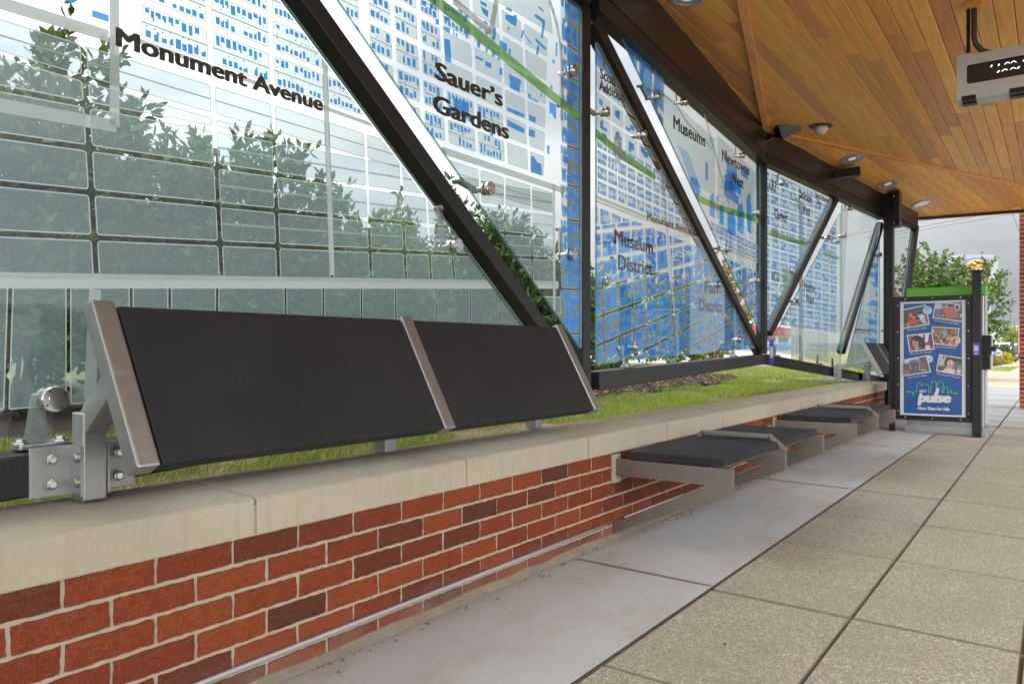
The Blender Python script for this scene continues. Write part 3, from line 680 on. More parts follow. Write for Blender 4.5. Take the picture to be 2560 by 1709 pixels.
vI = vn(z2(983, 800), z2(1000, 1300)); vJ = vn(z2(1108, 900), z2(1112, 1300)); vK = vn(z2(1238, 950), z2(1242, 1250)); vX = vn(z2(1345, 950), z2(1350, 1370)); vY = vn(z2(1455, 950), z2(1455, 1300)); vZ = (E1s - .03, 0)
rows = [h6, h5, h4, h3, h2, h1, (Hm[0] - .022, Hm[1])]
cols = [v000, v00, vA, vB, vC, vD, vE, vF, vG, vH, vI, vJ, vK, vX]
mp1.grid(rows, cols, .0066, lambda i, j: (None, {'alley': 2 if j > 2 and i in (1, 2, 3) else (1 if i == 5 else None)}), lw=.0034, rad=.011)
# below the pale strip
mp1.grid([h7, (h6[0] - .012, h6[1])], [v000, v00, (.03, .03), (.19, .0), (.36, -.01), (.46, .0), (.60, .01), (.86, 0), (1.02, 0), (1.2, 0), (1.38, 0), (1.62, 0), (1.85, 0), (2.05, 0), (2.25, 0), (2.42, 0)], .0042, lambda i, j: (None, {'alley': 1 if j in (6, 8) else None}), lw=.0032, rad=.006)
mp1.line([(.60, .93), (.78, .935), (.80, .928), (1.1, .938)], .007, 'line_print')
# streets above the avenue: rows of houses
st = .109
rowsU = [(Hm[0] + .03 + st * k, Hm[1] * .6) for k in range(10)]
v0 = vn(z1(785, 0), z1(785, 500))
colsU = [v0, (vB[0] - .012, vB[1]), vC, vD]
mp1.grid(rowsU, [v0, vB, vC, vD, vE], .0085, ('rows', {'alley': 1}), lw=.0032, rad=.010, hs=.92)
colsR = [vn(z2(440, 250), z2(435, 100)), vn(z2(572, 330), z2(560, 100)), vn(z2(700, 400), z2(688, 100)), vn(z2(822, 600), z2(800, 150)), vn(z2(968, 600), z2(950, 180)), vn(z2(1112, 700), z2(1098, 350)), vn(z2(1228, 800), z2(1210, 420)), vn(z2(1310, 700), z2(1325, 150))]
def fR(i, j):
    if j >= 5 or (j >= 4 and i >= 2) or i >= 5 or (j == 3 and i >= 2 and i != 4): return (None, {})
    return ('rows', {'alley': 1})
rowsR = [(Hm[0] + .03 + .118 * k, Hm[1] * .5 + .006) for k in range(7)]
mp1.grid(rowsR, colsR, .0115, fR, lw=.0035, rad=.012, hs=1.25)
topz = rowsR[-1]
# open campus blocks north of the green route
mp1.block([(colsR[3][0] + .12, topz[0] + .02), (2.56, topz[0] + .05), (2.50, 2.66), (colsR[3][0] + .1, 2.66)], .01, None, lw=.004)
zq = lambda x, y: U1(1000 + x / 4.698, y / 4.698)
for pts in ([(535, 445), (605, 470), (622, 740), (545, 710)], [(527, 185), (575, 195), (605, 215), (605, 275), (545, 225)], [(525, 300), (605, 330), (605, 390), (525, 350)], [(640, 345), (655, 350), (655, 415), (640, 405)], [(670, 380), (690, 390), (688, 437), (668, 425)],
            [(755, 372), (800, 360), (810, 455), (790, 455), (785, 395)], [(270, 0), (325, 15), (323, 78), (268, 50)], [(370, 30), (410, 50), (408, 110), (368, 90)], [(420, 70), (445, 85), (443, 130), (418, 115)], [(435, 220), (475, 235), (475, 295), (435, 280)], [(705, 95), (750, 130), (745, 150), (705, 120)],
            [(785, 165), (815, 180), (810, 230), (788, 215)], [(960, 0), (1030, 40), (1035, 90), (960, 40)], [(960, 65), (1055, 130), (1045, 205), (990, 150)], [(1005, 235), (1050, 270), (1050, 295), (1000, 260)], [(940, 310), (970, 330), (955, 350)], [(1020, 360), (1050, 375), (1048, 415), (1018, 395)], [(1260, 80), (1330, 110), (1328, 145), (1255, 105)],
            [(1255, 165), (1330, 185), (1310, 270), (1250, 220)], [(1330, 185), (1385, 170), (1390, 215), (1380, 315), (1310, 270)], [(1280, 310), (1300, 320), (1298, 360), (1280, 345)], [(1110, 310), (1145, 325), (1140, 440), (1110, 430)], [(1085, 425), (1140, 430), (1125, 485), (1090, 455)], [(1190, 465), (1275, 520), (1270, 610), (1185, 550)], [(1295, 560), (1320, 580), (1315, 650), (1290, 625)],
            [(925, 460), (965, 480), (955, 570), (918, 545)], [(1030, 530), (1052, 545), (1040, 625), (1020, 610)], [(1095, 590), (1135, 615), (1130, 675), (1090, 655)], [(1160, 665), (1195, 685), (1192, 710), (1160, 695)], [(905, 650), (995, 690), (995, 720), (905, 680)], [(1020, 710), (1090, 745), (1088, 805), (1018, 770)], [(1185, 790), (1220, 800), (1220, 890), (1185, 870)],
            [(1290, 865), (1440, 940), (1435, 990), (1300, 930)], [(1308, 930), (1425, 985), (1420, 1090), (1305, 1030)], [(1520, 1090), (1550, 1110), (1555, 1165), (1520, 1150)], [(1550, 1143), (1640, 1185), (1640, 1210), (1550, 1165)], [(1670, 1085), (1685, 1095), (1680, 1135), (1665, 1130)], [(1600, 155), (1720, 240), (1715, 290), (1595, 190)], [(1690, 260), (1722, 270), (1690, 450), (1670, 440)],
            [(1640, 65), (1700, 120), (1700, 145), (1640, 90)], [(1455, 345), (1480, 370), (1450, 450), (1432, 440)], [(1480, 400), (1560, 510), (1555, 525), (1475, 410)], [(1610, 440), (1730, 560), (1728, 595), (1605, 480)], [(1628, 520), (1655, 545), (1635, 650), (1612, 640)], [(1845, 495), (1865, 505), (1858, 665), (1840, 655)], [(1805, 690), (1835, 710), (1830, 750), (1802, 735)], [(1780, 995), (1808, 1010), (1806, 1055), (1778, 1035)],
            [(1770, 1190), (1850, 1230), (1850, 1400), (1825, 1390), (1800, 1330), (1770, 1340)], [(635, 1140), (830, 1220), (820, 1390), (660, 1330)], [(1075, 1550), (1110, 1560), (1105, 1600), (1072, 1590)], [(1275, 1255), (1475, 1340), (1475, 1385), (1275, 1300)]):
    mp1.poly([zq(*p) for p in pts], 'blue_print')
for pts in ([(1235, 765), (1250, 765), (1290, 832), (1290, 860), (1235, 842)], [(1265, 795), (1285, 800), (1290, 832), (1265, 820)], [(1315, 710), (1328, 715), (1325, 760), (1315, 750)], [(1225, 630), (1255, 640), (1255, 675), (1225, 665)], [(1225, 560), (1260, 575), (1258, 602), (1227, 588)], [(1120, 585), (1205, 630), (1203, 655), (1120, 615)]):
    mp1.poly([z2(*p) for p in pts], 'blue_print')
# blocks by the post: blue water-edge district with printed buildings
vP = (2.655, -.012)
zz = [.75, .93, 1.16, 1.34, 1.52, 1.70, 1.90, 2.08, 2.26, 2.42, 2.66]
for a, b in zip(zz[:-1], zz[1:]): mp1.block([(2.63, a), (E1s - .045, a + .01), (E1s - .05, b + .01), (2.615, b)], .005, 'mass', lw=.003, dens=.8)
mp1.block([(2.43, .72), (2.63, .72), (2.63, 1.13), (2.43, 1.12)], .008, 'big', lw=.005); 
# broad pale strips: avenue, loop road, river road
for pts, w in (([z1(0, 10), z1(618, 200)], .030), ([(z1(648, -60)[0], 2.6), z1(650, 705)], .026), ([(-1.9, z1(0, 585)[1] - .02), z1(0, 585), z1(660, 705)], .032), ([(-1.9, z1(0, 10)[1]), z1(0, 10)], .030), ([z1(680, 188), z2(820, 742)], .014), ([z2(800, 735), z2(1400, 935)], .030), ([z1(1826, 300), z1(1868, 1540)], .024), ([(-1.9, h6[0] - 1.9 * h6[1]), (2.60, h6[0] + 2.60 * h6[1])], .037), ([(.235, .60), (.255, 1.0)], .03), ([z2(1348, 900), z2(1350, 1560)], .024)):
    mp1.line(pts, w, 'strip_print')
curve = [U1(1300 + x / 5.227, y / 5.227) for x, y in ((400, 0), (450, 150), (500, 330), (540, 560), (560, 800), (562, 1100), (560, 1568))]
mp1.line(curve, .028, 'strip_print')
mp1.line([U1(1000 + x / 4.698, y / 4.698) for x, y in ((640, 0), (1080, 370))], .035, 'strip_print'); mp1.line([U1(1000 + x / 4.698, y / 4.698) for x, y in ((1080, 400), (1150, 0))], .035, 'strip_print')
g0, g1 = z2(770, 0), z2(1465, 570); mg = (g1[1] - g0[1]) / (g1[0] - g0[0])
mp1.line([(g0[0] - 1.2, g0[1] - 1.2 * mg), g0, g1, (g1[0] + .2, g1[1] + .2 * mg)], .052, 'green_route')
mp1.poly([z1(525, 52), z1(618, 82), z1(618, 122), z1(525, 92)], 'blue_print'); mp1.poly([z1(330, -30), z1(430, -8), z1(430, 15), z1(330, -8)], 'blue_print')
prL.mb.build('map_print', pL); prR.mb.build('map_print', pR)
tA, tB = z1(655, 250), z1(1818, 622)
lettering(pL, PL1, [('Monument Avenue', tA[0], tB[0], tA[1], .049, (tB[1] - tA[1]) / (tB[0] - tA[0]))])
a, b, c, d = z2(765, 382), z2(1098, 522), z2(755, 542), z2(1128, 682)
lettering(pR, PL1, [('Sauer\u2019s', a[0], b[0], a[1], .072, (b[1] - a[1]) / (b[0] - a[0])), ('Gardens', c[0], d[0], c[1], .072, (d[1] - c[1]) / (d[0] - c[0]))])
for (px, py), ds, dzz in ((z2(855, 1205), -.02, .16), (z2(1015, 925), -.13, .02), (z2(1430, 350), .0, -.16), (z2(1425, 1245), .0, .14)):
    standoff(s1, PL1, px, py, ds, dzz)
q = U1(127, 997); standoff(s1, PL1, q[0], q[1], .0, -.09); foot_clamp(s1, PL1, q[0] - .02, rail_z(1, q[0]) + .1); foot_clamp(s1, PL1, 1.6, rail_z(1, 1.6) + .1)

# ---- second screen
s2 = thing('glass_map_screen', 'middle glass street map screen with a large Museum District map, bluest of the row', 'screen', tuple(PL2.pt(0, .6)), 'glass map screens behind the wall')
L2 = PL2.L; U2 = PL2.uv
frame_member('bottom_rail', s2, PL2, (.05, rail_z(2, .05) + .05), (L2 + .03, rail_z(2, L2) + .05), .10)
frame_member('top_rail', s2, PL2, (.05, top_z(2, .05) - .05), (L2 + .03, top_z(2, L2) - .05), .10)
frame_member('post', s2, PL2, (L2, .815), (L2, top_z(2, L2) - .08), .08, .10)
z3 = lambda x, y: U2(1440 + x / 2.8, y / 2.8)
z4 = lambda x, y: U2(1440 + x / 2.8, 480 + y / 2.8)
e0, e1 = z3(340, 520), z4(1262, 1030); kd = (e1[1] - e0[1]) / (e1[0] - e0[0])
frame_member('diagonal_brace', s2, PL2, (e0[0] - .42, e0[1] - .42 * kd), (e1[0] + .30, e1[1] + .30 * kd), .080, .085, off=-.045)
r0, r1 = z3(420, 600), z3(905, 1568); kr = (r1[1] - r0[1]) / (r1[0] - r0[0]); zr2 = lambda s: r0[1] + kr * (s - r0[0])
l0, l1 = z3(283, 560), z4(703, 30); kl = (l1[1] - l0[1]) / (l1[0] - l0[0]); zl2 = lambda s: l0[1] + kl * (s - l0[0])
bl, br_ = z4(140, 1210), z4(1250, 1090)
xL = bl[0]; xR = z3(1287, 1200)[0]
brs = br_[0]
kb = (br_[1] - bl[1]) / (br_[0] - bl[0]); sc_x = (l0[1] - kl * l0[0] - bl[1] + kb * bl[0]) / (kb - kl)
reg2L = [(xL, bl[1]), (min(sc_x, brs + .1), bl[1] + kb * (min(sc_x, brs + .1) - bl[0])), (xL + .02, min(zl2(xL + .02), 2.62)), (xL, min(zl2(xL), 2.62) - .01)]
tp = z3(285, 205); tpr = z3(1285, 1128)
reg2R = [(xR, max(zr2(xR), .98)), (xR, tpr[1]), (tp[0] + .02, tp[1])]
qL = pane(s2, PL2, reg2L); qR = pane(s2, PL2, reg2R)
pr2L, pr2R = Print(PL2, reg2L), Print(PL2, reg2R); mp2 = Map([pr2L, pr2R], 8)
zM = z4(145, 50)[1]                     # the avenue level
sv = vn(z3(600, 1100), z4(720, 1130))   # broad upright strip
# slanting streets of the lower district
rowsS = [(.69 + .158 * k, .175) for k in range(-5, 8)]
colsS = [(-.25, -.05)] + [(.08 + .235 * k, -.07) for k in range(6)]
colsS = [c for c in colsS if c[0] < 1.28] + [(sv[0] - .03, sv[1])]
lid = lambda i, j: False
class Under(Map):
    def poly(s, pts, m, off=None):
        c = clip(ccw(list(pts)), s.half)
        if len(c) > 2: Map.poly(s, c, m, off)
low = Under([pr2L, pr2R], 14); low.half = ccw([(-1, .3), (6, .3), (6, zM - .06 + .05), (1.1, zM - .03), (.75, zM - .03), (-1, zM - .03 - .34)])
low.grid(rowsS, colsS, .0085, lambda i, j: (('solid', {}) if (i * 3 + j) % 7 == 2 else ('mass', {'dens': 1.0})), lw=.004, rad=.008)
colsT = [(sv[0] + .03, sv[1])] + [(1.62 + .26 * k, -.08) for k in range(12)]
low.grid(rowsS, colsT, .0085, lambda i, j: (('solid', {}) if (i * 5 + j) % 9 == 3 else ('mass', {'dens': .9})), lw=.004, rad=.008)
# wedge of short streets under the avenue, then the straight grid above it
wed = Under([pr2L], 15); wed.half = ccw([(-1, zM - .37), (.75, zM - .025), (-1, zM - .025)])
wed.grid([(zM - .42, 0), (zM - .27, 0), (zM - .14, 0), (zM - .025, 0)], [(-.2, 0)] + [(.06 + .17 * k, -.03) for k in range(8)], .012, 'dense', lw=.003, rad=.006)
mp2.grid([(zM + .03 + .085 * k, .012) for k in range(5)], [(.02 + .155 * k, -.015) for k in range(32)], .008, 'dense', lw=.0025, rad=.004, skip=lambda i, j: j > 13 and i > 1)
mp2.grid([(2.03, .012), (2.16, .012), (2.30, -.02), (2.42, -.03)], [(-.1, .0), (.14, 0), (.36, 0), (.56, 0), (.80, 0), (1.1, 0)], .010, 'big', lw=.004)
mp2.grid([(2.42, -.06), (2.58, -.1), (2.9, -.14)], [(-.1, 0), (.2, .02), (.42, .03), (.72, .03), (1.0, .03), (1.24, .03)], .009, 'solid', lw=.004)
mp2.block([(1.05, 2.10), (2.65, 2.12), (2.65, 2.62), (1.08, 2.62)], .01, None, lw=.004); mp2.block([(2.70, 2.10), (4.2, 2.12), (4.2, 2.66), (2.70, 2.68)], .01, 'big', lw=.004)
for k in range(5): mp2.poly([(1.62 + k * .055, 2.33), (1.645 + k * .055, 2.33), (2.05 + k * .055, 2.08), (2.025 + k * .055, 2.08)], 'blue_print')
for c, w, h in (((1.22, 2.36), .10, .2), ((1.3, 2.2), .07, .15), ((1.12, 2.48), .12, .1), ((2.05, 2.12), .25, .12), ((2.38, 2.3), .08, .16), ((1.78, 2.47), .06, .08), ((2.55, 2.05), .16, .2), ((2.85, 2.02), .14, .18), ((3.2, 2.0), .3, .22), ((3.55, 2.1), .25, .3), ((3.9, 2.2), .2, .4), ((3.1, 2.34), .3, .14), ((3.45, 2.36), .25, .12), ((3.0, 2.56), .1, .1), ((3.7, 2.55), .3, .1)):
    mp2.poly([(c[0] - w / 2, c[1] - h / 2), (c[0] + w / 2, c[1] - h / 2), (c[0] + w / 2, c[1] + h * .2), (c[0] + w * .2, c[1] + h / 2), (c[0] - w / 2, c[1] + h * .3)], 'blue_print')
mp2.line([(-.1, zM + .012), (4.3, zM + .07)], .020, 'park_print'); mp2.line([(-.1, zM - .012), (1.2, zM + .01)], .014, 'strip_print')
mp2.line([(sv[0] + sv[1] * .6, .6), (sv[0] + sv[1] * 2.2, 2.2)], .034, 'strip_print'); mp2.line([z3(900, 780), z3(1000, 1150), z3(1075, 1420)], .04, 'strip_print'); mp2.line([z3(520, 420), z3(550, 660), z3(570, 800)], .03, 'strip_print')
mp2.line([z3(480, 620), z3(600, 650), z3(700, 720), z3(780, 850), z3(960, 1040)], .02, 'line_print')
ga = [z3(135, 920), z3(350, 1100), z3(560, 1240)]; gb = [z3(840, 1378), z3(1000, 1450), z3(1285, 1545)]
mp2.line(ga, .05, 'green_route'); mp2.line(gb, .055, 'green_route')
for x, y in ((300, 1035), (612, 1270), (995, 1455)):                # round ticket marks, left plain
    s_, z_ = z3(x, y); mp2.poly([(s_ + .062 * math.cos(t * .4488), z_ + .098 * math.sin(t * .4488)) for t in range(14)], 'line_print', -.0064)
    mp2.poly([(s_ + .062 * math.cos(t * .4488), z_ + .098 * math.sin(t * .4488)) for t in range(2, 6)], 'blue_print', -.0062)
for i in range(6): mp2.line([(2.75 + .02 * i, 1.55 + .09 * i), (4.2, 1.62 + .085 * i)], .008, 'line_print')
pr2L.mb.build('map_print', qL); pr2R.mb.build('map_print', qR)
def row2(body, x0, y0, x1, y1, cap, f):
    a, b = f(x0, y0), f(x1, y1); return (body, a[0], b[0], a[1], cap, (b[1] - a[1]) / (b[0] - a[0]))
lettering(qL, PL2, [row2('Scott\u2019s', 175, 545, 318, 625, .062, z3), row2('Addition', 168, 628, 342, 718, .062, z3), row2('Monument Avenue', 505, 195, 812, 297, .052, z4), row2('Museum', 275, 362, 545, 432, .092, z4), row2('District', 300, 540, 542, 582, .092, z4), row2('Fan', 905, 702, 1000, 712, .10, z4), row2('District', 868, 830, 1027, 840, .10, z4)])
lettering(qR, PL2, [row2('Museums', 687, 898, 912, 1030, .10, z3), row2('Newtowne', 1027, 1120, 1220, 1228, .10, z3), row2('West', 1090, 1268, 1177, 1320, .10, z3)])
for f, x, y, ds, dzz in ((z3, 200, 785, -.17, 0), (z3, 465, 945, .15, .03), (z3, 560, 680, -.13, .05), (z3, 755, 715, 0, .13), (z3, 1160, 1090, 0, .16), (z3, 1270, 1490, .2, 0), (z4, 200, 625, -.17, 0), (z4, 405, 1085, 0, -.14), (z4, 995, 645, .13, .06), (z4, 1055, 400, -.14, 0), (z4, 1270, 620, .2, 0), (z4, 1140, 1030, 0, -.12)):
    s_, z_ = f(x, y); standoff(s2, PL2, s_, z_, ds, dzz, .029)
for s_ in (.62, 3.28): foot_clamp(s2, PL2, s_, rail_z(2, s_) + .1)

# ---- third screen
s3 = thing('glass_map_screen', 'farthest glass street map screen, tilting down to the black pillar, with ward names', 'screen', tuple(PL3.pt(0, .6)), 'glass map screens behind the wall')
L3 = PL3.L; U3 = PL3.uv
z5 = lambda x, y: U3(1880 + x / 3.0152, 380 + y / 3.0152)
frame_member('bottom_rail', s3, PL3, (.02, rail_z(3, 0) + .05), (L3, rail_z(3, L3) + .05), .10)
frame_member('top_rail', s3, PL3, (.02, top_z(3, 0) - .05), (L3, top_z(3, L3) - .05), .10)
fa, fb = z5(190, 1280), z5(640, 375); frame_member('diagonal_brace', s3, PL3, (fa[0] - .12, fa[1] - .12 * (fb[1] - fa[1]) / (fb[0] - fa[0])), (fb[0] + .05, fb[1] + .07), .082, .085, off=-.045)
ga_, gb_ = z5(695, 1510), z5(985, 560); frame_member('diagonal_brace', s3, PL3, ga_, (gb_[0] + .03, gb_[1] + .04), .075, .085, off=-.045)
js = z5(668, 800)[0]
dk = (fb[1] - fa[1]) / (fb[0] - fa[0]); dl = lambda s: fa[1] + dk * (s - fa[0])
dk2 = (gb_[1] - ga_[1]) / (gb_[0] - ga_[0]); dl2 = lambda s: ga_[1] + dk2 * (s - ga_[0])
tz3 = lambda s: top_z(3, s) - .14
bz3 = lambda s: rail_z(3, s) + .15
g_ = .075
sx = (tz3(0) - dl(0) - .14) / (dk + .0855)
regA = [(.05, dl(.05) + .16), (sx, tz3(sx)), (.05, tz3(.05))]
regB = [(.12, bz3(.12)), (js - .012, bz3(js)), (js - .012, min(dl(js) - g_, tz3(js) - .1)), (.12, max(dl(.12) - g_, bz3(.12) + .01))]
sy = (tz3(0) - dl2(0) - .2) / (dk2 + .0855)
regC = [(js + .02, bz3(js) + .1), (js + .04, max(dl2(js + .04) + .2, bz3(js) + .11)), (sy, tz3(sy)), (js + .02, tz3(js))]
regD = [(js + .14, bz3(js + .14)), (L3 - .09, bz3(L3 - .1)), (L3 - .09, tz3(L3) - .1), (L3 - .09, dl2(L3 - .09) - g_)][:3] + []
sD = (tz3(L3) - .12 - dl2(0) + g_) / dk2
regD = [(js + .14, max(bz3(js + .14), .5)), (L3 - .08, bz3(L3 - .08)), (L3 - .08, tz3(L3)), (min(sD, L3 - .085), tz3(L3) - .12)]
panes3 = []; prs3 = []
for r_ in (regA, regB, regC, regD):
    panes3.append(pane(s3, PL3, r_)); prs3.append(Print(PL3, r_))
mp3 = Map(prs3[:2], 31)
V3 = [(.0 + .19 * k, .0) for k in range(10)]; H3 = [(1.02 + .115 * k, -.05) for k in range(16)]
mp3.grid(H3[1:], V3, .0075, lambda i, j: ('mass', {'dens': .6}) if (i + j) % 3 == 0 else ('dense', {}), lw=.0022, rad=.004)
mp3.grid([(.75, -.05), (.94, -.05), (1.13, -.05)], [(.0, 0), (.35, 0), (.7, 0), (1.05, 0), (1.5, 0)], .006, None, lw=.003)
mp3.poly([z5(335, 350), z5(365, 350), z5(368, 440), z5(350, 440)], 'park_print'); mp3.poly([z5(235, 870), z5(300, 880), z5(300, 990), z5(240, 1040)], 'park_print')
mp3.line([z5(140, 608), z5(480, 722)], .055, 'green_route'); mp3.line([z5(540, 760), z5(660, 800)], .045, 'green_route')
mp3.line([z5(280, 150), z5(282, 830)], .012, 'strip_print')
for x0, y0, x1, y1 in ((150, 1120, 240, 990), (290, 1300, 330, 1240), (355, 1240, 410, 1520), (330, 1270, 230, 1480), (170, 1060, 230, 1180)): mp3.line([z5(x0, y0), z5(x1, y1)], .02, 'strip_print')
for x in (510, 560, 620): mp3.line([z5(x, 1100), z5(x, 1540)], .03, 'strip_print')
for x, y in ((182, 620), (398, 700), (522, 740), (590, 790)):
    s_, z_ = z5(x, y); mp3.poly([(s_ - .04, z_ - .09), (s_ + .04, z_ - .09), (s_ + .04, z_ + .09), (s_ - .04, z_ + .09)], 'line_print', -.0064)
mp4 = Map(prs3[2:], 33); mp4.poly([(js, .3), (L3, .3), (L3, 3), (js, 3)], 'frost', -.0079)
mp4.grid([(.80, -.1), (1.2, -.1), (1.6, -.1)], [(js, 0), (js + .4, 0), (L3 - .3, 0)], .006, None, lw=.003)
for k in range(26):
    s_ = js + .2 + rg.random() * 1.5; z_ = .75 + rg.random() * 1.5; w, h = rg.uniform(.03, .12), rg.uniform(.03, .2); mp4.poly([(s_, z_), (s_ + w, z_ - .02), (s_ + w, z_ + h - .02), (s_, z_ + h)], 'blue_soft' if rg.random() < .7 else 'blue_print')
for k in range(14): mp4.poly([(2.3 + rg.random() * .7, .7 + .12 * k), (3.1, .69 + .12 * k), (3.1, .76 + .12 * k), (2.4 + rg.random() * .4, .77 + .12 * k)], 'blue_soft')
mp4.line([z5(905, 1250), z5(930, 1222), z5(955, 1235), z5(985, 1090), z5(1000, 980)], .018, 'strip_print'); mp4.line([z5(955, 1235), z5(985, 1270), z5(998, 1400)], .018, 'strip_print')
mp4.poly([z5(930, 585), z5(945, 585), z5(945, 660), z5(930, 665)], 'green_route')
mp4.poly([z5(778, 1328), z5(893, 1340), z5(893, 1370), z5(778, 1365)], 'label_blue', -.0066)
for p, q in zip(panes3, prs3): q.mb.build('map_print', p)
r3 = lambda body, x0, y0, x1, y1, cap: row2(body, x0, y0, x1, y1, cap, z5)
lettering(panes3[0], PL3, [r3('UU', 138, 283, 184, 302, .12), r3('Jackson', 357, 335, 455, 392, .105), r3('Ward', 385, 452, 440, 490, .105), r3('Carver', 172, 495, 270, 530, .105), r3('VCU', 150, 970, 210, 978, .11), r3('Upper Shockoe', 475, 330, 585, 382, .055), r3('Valley', 490, 385, 530, 408, .055)])
lettering(panes3[1], PL3, [r3('Monroe', 398, 1045, 480, 1058, .105), r3('Ward', 410, 1135, 470, 1150, .105)])
mbx = MB(); o_ = z5(780, 1362); e_ = z5(892, 1368)
text_on(mbx, 'Shockoe Bottom', lambda u, v: PL3.pt(o_[0] + u, o_[1] + v + u * (e_[1] - o_[1]) / (e_[0] - o_[0]), -.0060), e_[0] - o_[0], 'white_sheet', .05, .02); mbx.build('lettering', panes3[2])
for x, y, ds, dzz in ((228, 235, 0, .1), (300, 895, .15, 0), (345, 1125, -.15, 0), (580, 645, -.16, 0), (645, 675, 0, .14), (693, 630, .08, 0), (740, 425, 0, .12), (960, 775, -.1, 0)):
    s_, z_ = z5(x, y); standoff(s3, PL3, s_, z_, ds, dzz, .03)
for s_ in (.3, 1.25, 1.62): foot_clamp(s3, PL3, s_, rail_z(3, s_) + .1)
# small sticker on the corner post
mb = MB(); q0 = PL2.pt(L2 + .045, 0, 0); c_ = at_d(1929, 880, (Vector((P2[0], P2[1], 0)) - EYE).dot(FW) - .06)
mb.box((c_.x - .022, c_.y - .004, c_.z - .125), (c_.x + .022, c_.y + .002, c_.z + .125), 'purple'); mb.box((c_.x - .017, c_.y - .006, c_.z - .055), (c_.x + .017, c_.y - .0045, c_.z + .055), 'sign_gray'); mb.build('sticker', s3)

# ---- short end screen past the pillar
s4 = thing('glass_end_screen', 'clear glass end piece with slanted dark edge beyond the black pillar', 'screen', tuple(PL3.pt(3.4, 1)))
t0, t1, t2 = (L3 + .10, top_z(3, L3) - .06), U3(2288, 568), U3(2258, 790)
frame_member('top_rail', s4, PL3, t0, t1, .07, .07); frame_member('slanted_post', s4, PL3, (t1[0], t1[1] + .02), (t2[0] - .1, t2[1] - .35), .09, .08)
pane(s4, PL3, [(L3 + .12, 1.0), (t2[0] - .20, 1.0), (t1[0] - .12, t1[1] - .06), (L3 + .12, t0[1] - .05)])
mb = MB(); mb.bar(PL3.pt(t1[0] - .14, t1[1] - .18, .01), PL3.pt(t1[0] - .14, t1[1] - .08, .01), .02, .03, 'black_metal'); mb.build('glass_clip', s4)

# ------------------------------------------------------------------ black end pillar
pil = thing('steel_pillar', 'black steel pillar at the far end of the brick wall', 'pillar', (-.07, 10.9, 0))
def wbox(name, parent, lo, hi, m, bev=.004):
    mb = MB(); mb.box(lo, hi, m, None, bev); return mb.build(name, parent)
wbox('shaft', pil, (-.13, 10.85, -.1), (-.02, 10.99, 2.95), 'black_metal')
q0 = at_y(2232, 490, 10.84); q1 = at_y(2250, 566, 10.84)
wbox('head_box', pil, (q0.x, 10.78, q1.z), (q1.x, 10.98, q0.z + .06), 'black_metal')
wbox('side_plate', pil, (-.135, 10.30, .05), (.02, 10.845, .46), 'black_metal')
mb = MB()
for zz_ in (.04, .38): mb.lathe([(.008, 0), (.008, .004), (0, .006)], 'polished_steel', Matrix.Translation((q0.x + .02, 10.779, q1.z + zz_)) @ Matrix.Rotation(R(90), 4, 'X'), 8); mb.build('screw', pil); mb = MB()

# ------------------------------------------------------------------ leaning rails
def lean_rail(label, ys, rail_x, rail_zs, x0, dz_, group):
    t = thing('leaning_rail', label, 'leaning rail', (x0, ys[0], 0), group)
    T_, B_ = (x0 - .141, .965 + dz_), (x0 + .059, .593 + dz_)          # front line of the arm, top and bottom
    d = Vector((B_[0] - T_[0], 0, B_[1] - T_[1])).normalized(); n = Vector((-d.z, 0, d.x))   # n: towards the street and up
    if n.x < 0: n = -n
    for i, y in enumerate(ys):
        c = y + .026
        mb = MB(); a = Vector((T_[0], c, T_[1])) - n * .026; b = Vector((B_[0], c, B_[1])) - n * .026
        mb.bar(a, b, .052, .052, 'stainless', n, .005)
        m_ = a * .52 + b * .48 - n * .02; px = rail_x(y) + .080; p = Vector((px, c, .66 + dz_))
        mb.bar(m_, p, .05, .055, 'stainless', (0, 0, 1), .004, .01); mb.build('arm', t)
        wbox('support', t, (px - .028, c - .0275, .492 + dz_), (px + .028, c + .0275, .70 + dz_), 'stainless', .004)
        rx = rail_x(y) + .052; rz = rail_zs(y)
        mb = MB()
        for sgn in (-1, 1):
            y0 = c + sgn * .0275; mb.box((rx, min(y0, y0 + sgn * .095), rz - .008), (rx + .006, max(y0, y0 + sgn * .095), rz + .108), 'stainless', None, .0015)
            mb.box((rx, y0 - .003 + sgn * .004, rz - .008), (px + .03, y0 + .003 + sgn * .004, rz + .108), 'stainless')
        br = mb.build('bracket', t)
        for sgn in (-1, 1):
            for zz_ in (rz + .022, rz + .08):
                mb = MB(); M = Matrix.Translation((rx + .006, c + sgn * .078, zz_)) @ Matrix.Rotation(R(90), 4, 'Y')
                mb.lathe([(.017, 0), (.017, .003)], 'stainless', M, 16); mb.lathe([(.0135, .003), (.0135, .011), (.009, .0125)], 'stainless', M, 6); mb.lathe([(.0075, .0125), (.0075, .016), (.004, .016)], 'polished_steel', M, 10); mb.build('bolt', br); mb = MB()
                M = Matrix.Translation((px + .012, c + sgn * .034, zz_)) @ Matrix.Rotation(R(-90 * sgn), 4, 'X'); mb.lathe([(.011, 0), (.011, .005), (.006, .007)], 'stainless', M, 10); mb.build('bolt', br)
    for y0, y1 in zip(ys[:-1], ys[1:]):
        mb = MB(); a = Vector((T_[0], (y0 + y1) / 2 + .026, T_[1])) - n * .028 + d * .012; b = Vector((B_[0], (y0 + y1) / 2 + .026, B_[1])) - n * .028 + d * -.004
        mb.bar(a, b, (y1 - y0) - .066, .046, 'black_plastic', n, .004); mb.build('rest_panel', t)
    return t
lean_rail('large near leaning rail of two broad black panels on steel arms', [.9, 1.932, 2.93], lambda y: PL1.pt((y - P0[1]) / PL1.d.y, 0).x, lambda y: rail_z(1, y - .73), 0, 0, 'leaning rails on the map screens')
